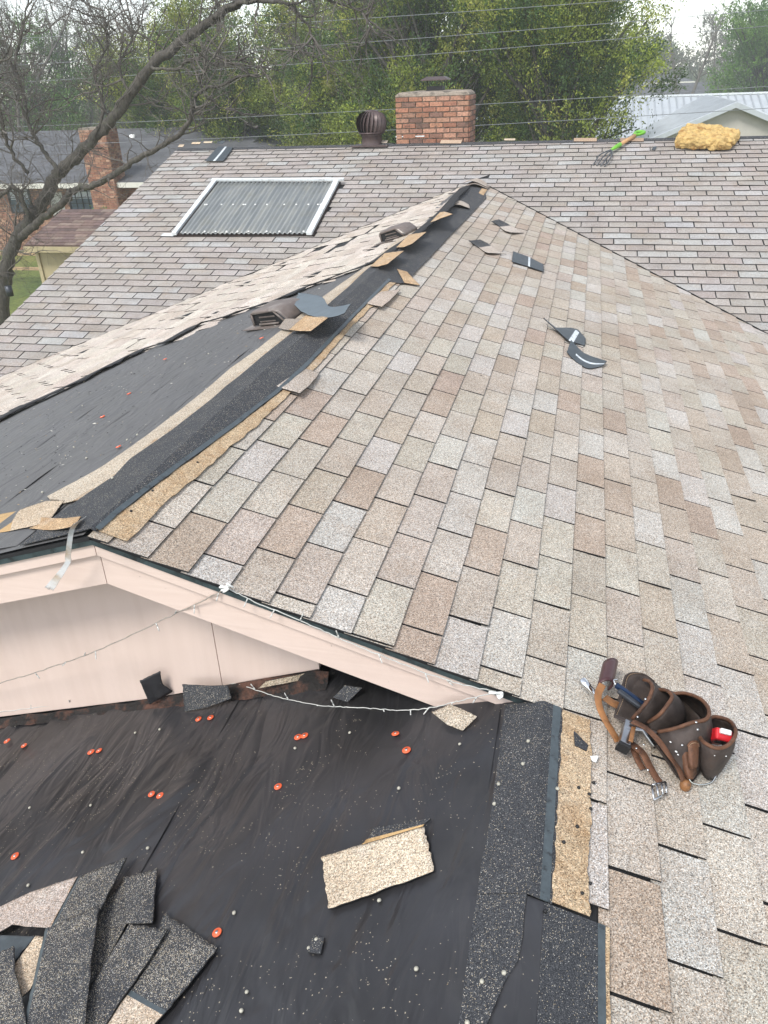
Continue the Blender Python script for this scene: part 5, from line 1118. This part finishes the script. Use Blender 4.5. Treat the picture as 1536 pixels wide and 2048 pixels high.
def leafy_tree(name, label, base, top, rx, ry, nclump, per, tints, seed, low=.15, leaf=.088, trunk_r=.28, droop=.0, group=None, squash=1.0, spread=.5):
    rr = random.Random(seed); rs_ = np.random.RandomState(seed); base = Vector(base); e = empty(name, base); tag(e, label, "tree", group)
    H = top - base.z; cz_ = base.z + H * (low + (1 - low) / 2); hz = H * (1 - low) / 2
    tr = MB(); tp, _ = wander(rr, base - Vector((0, 0, .3)), Vector((rr.uniform(-.1, .1), 0, 1)), H * .55, 7, .06); tr.tube(tp, [trunk_r * (1 - .6 * k / 7) for k in range(8)], 8)
    C_, D_, S_, K_ = [], [], [], []
    lobes = [Vector((base.x + rr.uniform(-.6, .6) * rx, base.y + rr.uniform(-.6, .6) * ry, cz_ + rr.uniform(-.65, .7) * hz)) for _ in range(15)]
    for c in range(nclump):
        lb = rr.choice(lobes); q = Vector((rr.gauss(0, 1), rr.gauss(0, 1), rr.gauss(0, 1))).normalized() * (rr.uniform(.25, 1) ** .5)
        p = lb + Vector((q.x * rx * .46, q.y * ry * .46, q.z * hz * .42))
        p.z = max(p.z, base.z + H * low * .6)
        if c % 3 == 0:
            i = min(6, max(1, int((p.z - base.z) / (H * .55) * 6 * rr.uniform(.4, .9)))); s0_ = tp[i]
            mid = s0_.lerp(p, .5) + Vector((rr.uniform(-.4, .4), rr.uniform(-.4, .4), rr.uniform(-.1, .5))); tr.tube(bez([s0_, mid, p], 4), [.075 * (1 - .09 * k) for k in range(9)], 5, cap=False)
        axis = (Vector((q.x * .7, q.y * .7, rr.uniform(.2, 1.1) - droop))).normalized(); L = rr.uniform(.55, 1.3); base_c = rr.choice(tints); k0 = rr.uniform(.75, 1.3)
        nsp = 8
        sprays = [((axis + Vector((rr.gauss(0, .45), rr.gauss(0, .45), rr.gauss(0, .35)))).normalized(), p + Vector((rr.gauss(0, .28), rr.gauss(0, .28), rr.gauss(0, .22))) * spread * 1.5) for _ in range(nsp)]
        ids = np.arange(per) % nsp; SA = np.array([x[0][:] for x in sprays])[ids]; SP = np.array([x[1][:] for x in sprays])[ids]; f = rs_.rand(per, 1)
        C_.append(SP + SA * (L * (f - .35)) + rs_.normal(size=(per, 3)) * (.10 * (1 - .5 * f))); D_.append(SA + rs_.normal(size=(per, 3)) * .5); S_.append(leaf * rs_.uniform(.6, 1.35, per))
        K_.append(np.array(base_c) * (k0 * rs_.uniform(.75, 1.3, (per, 1))))
    C_, D_, S_, K_ = np.concatenate(C_), np.concatenate(D_), np.concatenate(S_), np.concatenate(K_)
    o = tr.build("trunk", ['bark'], e); o.matrix_parent_inverse = Matrix.Translation(-base)
    leaf_mesh("crown", C_, D_, S_, K_, e); return e
GT = "tall olive-green trees behind the main ridge"
def tx(px, Y): return aty(px, 200, Y).x
leafy_tree("oak_tree", "broad olive-green tree directly behind the brick chimney", (tx(900, 27), 27, GROUND_Z), 5.6, 3.9, 3.0, 620, 260, OLIVE, 11, .12, group=GT)
leafy_tree("oak_tree", "olive-green tree whose ragged edge ends beside the white metal roof", (tx(1130, 26), 26, GROUND_Z), 4.9, 2.9, 2.6, 520, 250, OLIVE, 12, .16, group=GT)
leafy_tree("oak_tree", "drooping olive tree behind the spinning roof vent", (tx(690, 29), 29, GROUND_Z), 5.2, 3.4, 2.8, 520, 250, OLIVE, 13, .12, droop=.5, group=GT)
leafy_tree("oak_tree", "olive tree behind the striped shingle scrap on the ridge", (tx(480, 31), 31, GROUND_Z), 4.4, 3.2, 2.8, 520, 250, OLIVE, 14, .15, droop=.6, group=GT)
leafy_tree("oak_tree", "olive tree overhanging the grey roof of the brick house", (tx(310, 33), 33, GROUND_Z), 3.2, 3.0, 2.6, 380, 250, OLIVE, 15, .25, droop=.4, group=GT)
for px, Y, tp_, rx, sd_, lab, tn, n_ in ((600, 44, 5.0, 5, 21, "shaded tree filling the gap behind the two drooping olive trees", OLIVE, 300), (1040, 42, 5.2, 5, 22, "dark tree seen through gaps right of the chimney", OLIVE, 300), (830, 46, 6.0, 5, 23, "tall tree seen through gaps above the chimney cap", OLIVE, 300),
                               (60, 46, 5.2, 4.5, 24, "bright green tree behind the bare tree's trunk", GREEN, 320), (200, 58, 5.4, 4.5, 25, "grey-green hazy tree between the bare limbs", GREY, 260), (330, 62, 5.8, 5, 26, "grey-green hazy tree left of the olive trees", GREY, 260), (-60, 52, 5.5, 5, 27, "green tree at the far edge beyond the bare tree", GREEN, 260)):
    leafy_tree("background_tree", lab, (tx(px, Y), Y, GROUND_Z), tp_, rx, rx * .8, n_, 130, tn, sd_, .05, leaf=.15, group="trees further back", spread=.8)
leafy_tree("background_tree", "fresh green tree standing beside the white metal roof", (tx(1545, 66), 66, GROUND_Z), 5.4, 4.6, 4, 420, 150, GREEN, 31, .12, leaf=.17, group="trees further back", spread=.9)
leafy_tree("background_tree", "misty tree behind the far hip roof", (tx(1330, 150), 150, GROUND_Z), 6.0, 9, 6, 240, 80, GREY, 33, .05, leaf=.4, group="trees further back", spread=1.6)
leafy_tree("background_tree", "misty tree farthest at the picture's upper corner", (tx(1480, 160), 160, GROUND_Z), 8.0, 10, 6, 240, 80, GREY, 34, .05, leaf=.4, group="trees further back", spread=1.6)
leafy_tree("background_tree", "misty tree just clear of the olive tree's edge", (tx(1240, 140), 140, GROUND_Z), 7.0, 8, 6, 240, 80, GREY, 35, .05, leaf=.4, group="trees further back", spread=1.6)
leafy_tree("shrub", "yellow-green shrub behind the ridge beside the turbine vent", (tx(610, 24), 24, GROUND_Z), .1, 1.0, .9, 70, 90, [(.16, .18, .03), (.13, .15, .03)], 36, .2, trunk_r=.06)
leafy_tree("shrub", "small green bush by the brick house's chimney foot", (wx(226, 410), NY - 1.3, GROUND_Z), -3.0, .7, .6, 40, 80, GREEN, 37, .1, leaf=.10, trunk_r=.04)

# bare trees
def twig(mb_, rr, p, d, L, r, depth, up=.05, bend=.22):
    n = 5 if depth > 0 else 4; pts, dd = wander(rr, p, d, L, n, bend, up)
    mb_.tube(pts, [max(r * (1 - .75 * k / n), .0022) for k in range(n + 1)], 5 if r > .02 else 3, cap=False)
    if depth <= 0: return
    for _ in range(rr.choice((2, 3, 3, 4))):
        f = rr.uniform(.25, 1); i = min(n - 1, int(f * n)); q = pts[i].lerp(pts[i + 1], f * n - i)
        nd_ = (dd + Vector((rr.gauss(0, .7), rr.gauss(0, .7), rr.gauss(0, .6)))).normalized(); twig(mb_, rr, q, nd_, L * rr.uniform(.45, .75), r * .5, depth - 1, up, bend)
bt = empty("bare_tree", (aty(0, 657, 12).x, 12, GROUND_Z)); tag(bt, "leafless tree with leaning trunk and tangled twigs beside the main roof", "tree"); BTI = Matrix.Translation(-bt.location)
rr = random.Random(99)
def limb(pts, r0, r1, Y0, Y1, ntw, tl, depth=2, mbt=None, mbw=None, n=6):
    k = len(pts); P = bez([aty(x, y, Y0 + (Y1 - Y0) * i / (k - 1)) for i, (x, y) in enumerate(pts)], n)
    P = [p + Vector((rr.gauss(0, .012), rr.gauss(0, .02), rr.gauss(0, .012))) for p in P]
    mbt.tube(P, [(r0 + (r1 - r0) * i / (len(P) - 1)) * (1 + .1 * rr.uniform(-1, 1)) for i in range(len(P))], 10)
    for _ in range(ntw):
        i = rr.randrange(len(P) // 5, len(P) - 1); d = (P[i + 1] - P[i]).normalized(); nd_ = (d * .6 + Vector((rr.gauss(0, .8), rr.gauss(0, .6), rr.gauss(.15, .7)))).normalized()
        twig(mbw, rr, P[i], nd_, tl * rr.uniform(.5, 1.2), rr.uniform(.010, .022), depth)
    return P
mt_, mw = MB(), MB()
g0 = aty(-12, 720, 12); zbase = [(-16, 790), (-12, 735)]
limb([(-30, 860), (-12, 735), (0, 657), (7, 575), (15, 528), (31, 481), (61, 439), (92, 393), (115, 350), (150, 317), (187, 277), (223, 242), (253, 200), (300, 135), (370, 80), (430, 35), (480, 2), (530, -40)], .150, .068, 12, 12.5, 50, 1.1, 3, mt_, mw)
limb([(40, 474), (58, 460), (94, 430), (131, 399), (152, 378), (187, 371), (234, 345), (281, 315), (328, 289), (358, 270), (378, 245), (386, 215), (390, 195), (405, 180), (450, 169), (485, 152), (520, 150)], .075, .016, 12, 11.4, 36, .75, 2, mt_, mw)
limb([(120, 345), (85, 300), (60, 255), (50, 200), (30, 130), (45, 60), (60, -20)], .045, .012, 12.1, 13, 40, .9, 3, mt_, mw)
limb([(61, 439), (30, 375), (-10, 400), (-60, 420)], .05, .02, 12, 11.6, 12, .8, 3, mt_, mw)
limb([(55, 345), (20, 300), (5, 240), (-10, 160), (20, 90)], .035, .012, 12, 11.5, 30, .9, 3, mt_, mw)
limb([(190, 275), (205, 215), (190, 150), (215, 80), (205, 10)], .035, .01, 12.2, 12.8, 28, .8, 3, mt_, mw)
limb([(262, 190), (240, 130), (265, 70), (255, 0)], .03, .01, 12.3, 12.9, 22, .8, 3, mt_, mw)
limb([(430, 35), (460, 12), (515, 2), (575, 10), (612, 45), (628, 92), (625, 130)], .04, .008, 12.4, 12, 30, .7, 3, mt_, mw)
limb([(437, 60), (437, 20), (430, -30)], .045, .03, 12.4, 12.6, 6, .7, 2, mt_, mw)
limb([(300, 135), (350, 140), (385, 118), (430, 128), (470, 120), (530, 135)], .028, .006, 12.3, 11.6, 26, .7, 2, mt_, mw)
limb([(575, 10), (650, -5), (720, 20), (745, 60)], .02, .006, 12, 11.8, 22, .7, 3, mt_, mw)
limb([(405, 182), (400, 160), (415, 130), (440, 95)], .02, .006, 11.6, 11.2, 14, .6, 2, mt_, mw)
limb([(420, 190), (440, 215), (480, 225), (520, 262)], .012, .004, 11.5, 11.2, 9, .4, 1, mt_, mw)
tp_ = aty(-30, 860, 12); mt_.tube([Vector((tp_.x - .15, 12, GROUND_Z - .2)), Vector((tp_.x - .05, 12, (GROUND_Z + tp_.z) / 2)), tp_], [.2, .17, .15], 10)
o = mt_.build("trunk", ['bark'], bt); o.matrix_parent_inverse = BTI
M['twigbark'] = plain("twig_bark", (.13, .115, .10), .9, .35, 12); o = mw.build("branches", ['twigbark'], bt); o.matrix_parent_inverse = BTI; o["kind"] = "stuff"
m_ = MB(); p = aty(18, 580, 11.8); m_.tube([p + Vector((0, 0, -.12)), p + Vector((0, 0, .08))], .07, 10); m_.tube([p + Vector((0, 0, .08)), aty(16, 540, 11.9)], .004, 4)
tag(m_.build("bird_feeder", ['darkmetal']), "dark feeder hanging beside the leaning trunk", "feeder")
def bare(name, label, px, Y, top, seed, r=.14, group="leafless trees in the haze"):
    rr2 = random.Random(seed); b_ = Vector((tx(px, Y), Y, GROUND_Z)); e = empty(name, b_); tag(e, label, "tree", group)
    m1, m2 = MB(), MB(); H = top - GROUND_Z
    for k in range(4):
        pts, dd = wander(rr2, b_ if k == 0 else b_ + Vector((0, 0, H * .15)), Vector((rr2.uniform(-.5, .5), rr2.uniform(-.3, .3), 1)), H * rr2.uniform(.7, 1), 8, .12, .05); m1.tube(pts, [r * (1 - .85 * i / 8) for i in range(9)], 6)
        for _ in range(16):
            i = rr2.randrange(3, 8); twig(m2, rr2, pts[i], (dd + Vector((rr2.gauss(0, .8), rr2.gauss(0, .8), rr2.gauss(0, .4)))), H * rr2.uniform(.15, .32), r * .25, 3, .06)
    for m, nm in ((m1, "trunk"), (m2, "branches")):
        o = m.build(nm, ['twigbark'], e); o.matrix_parent_inverse = Matrix.Translation(-b_)
        if nm == "branches": o["kind"] = "stuff"
bare("bare_tree", "leafless many-stemmed tree standing over the far grey roof", 1375, 82, 4.6, 51)
bare("bare_tree", "thin leafless tree against the sky left of the fresh green one", 1425, 90, 5.2, 52)
bare("bare_tree", "leafless tree against the sky above the brick house", 140, 48, 6.0, 53)
bare("bare_tree", "leafless tree between the grey-green trees and the olive ones", 265, 50, 6.2, 54)
bare("bare_tree", "leafless tree at the frame's edge behind the bright green one", 25, 44, 6.4, 55)

# ---------------------------------------------------------------- power lines
for (a_, b_, Y, lab) in (((-200, 88), (1736, -38), 19.5, "highest power line, crossing above the chimney and olive trees"), ((-200, 143), (1736, 2), 19, "second power line from the top"), ((-200, 178), (1736, 34), 18.5, "third power line, passing just below the tree tops"),
                     ((-200, 262), (1736, 159), 18, "fourth power line, passing behind the chimney cap"), ((-200, 300), (1736, 203), 17, "lowest power line, passing behind the chimney's bricks")):
    A_, B_ = aty(*a_, Y), aty(*b_, Y + 1.5); m_ = MB(); P = [A_.lerp(B_, k / 24) - Vector((0, 0, .10 * (1 - (k / 12 - 1) ** 2))) for k in range(25)]; c0 = A_.lerp(B_, .5)
    m_.tube([p - c0 for p in P], .0068, 6); o = m_.build("power_line", ['line']); o.location = c0; tag(o, lab, "power line", "power lines behind the house")

# ---------------------------------------------------------------- haze
m_ = MB(); m_.box((-120, -30, GROUND_Z - 1.5), (260, 0, 0), (0, 240, 0), (0, 0, 19.5)); hz_ = m_.build("haze", [])
hm = bpy.data.materials.new("haze"); hm.use_nodes = True; t = hm.node_tree
for n in list(t.nodes):
    if n.type != 'OUTPUT_MATERIAL': t.nodes.remove(n)
pv = t.nodes.new("ShaderNodeVolumePrincipled"); pv.inputs["Color"].default_value = (.93, .97, 1.0, 1); pv.inputs["Density"].default_value = .002; pv.inputs["Anisotropy"].default_value = .2
t.links.new(pv.outputs[0], t.nodes["Material Output"].inputs["Volume"]); hz_.data.materials.append(hm)
tag(hz_, kind="stuff")
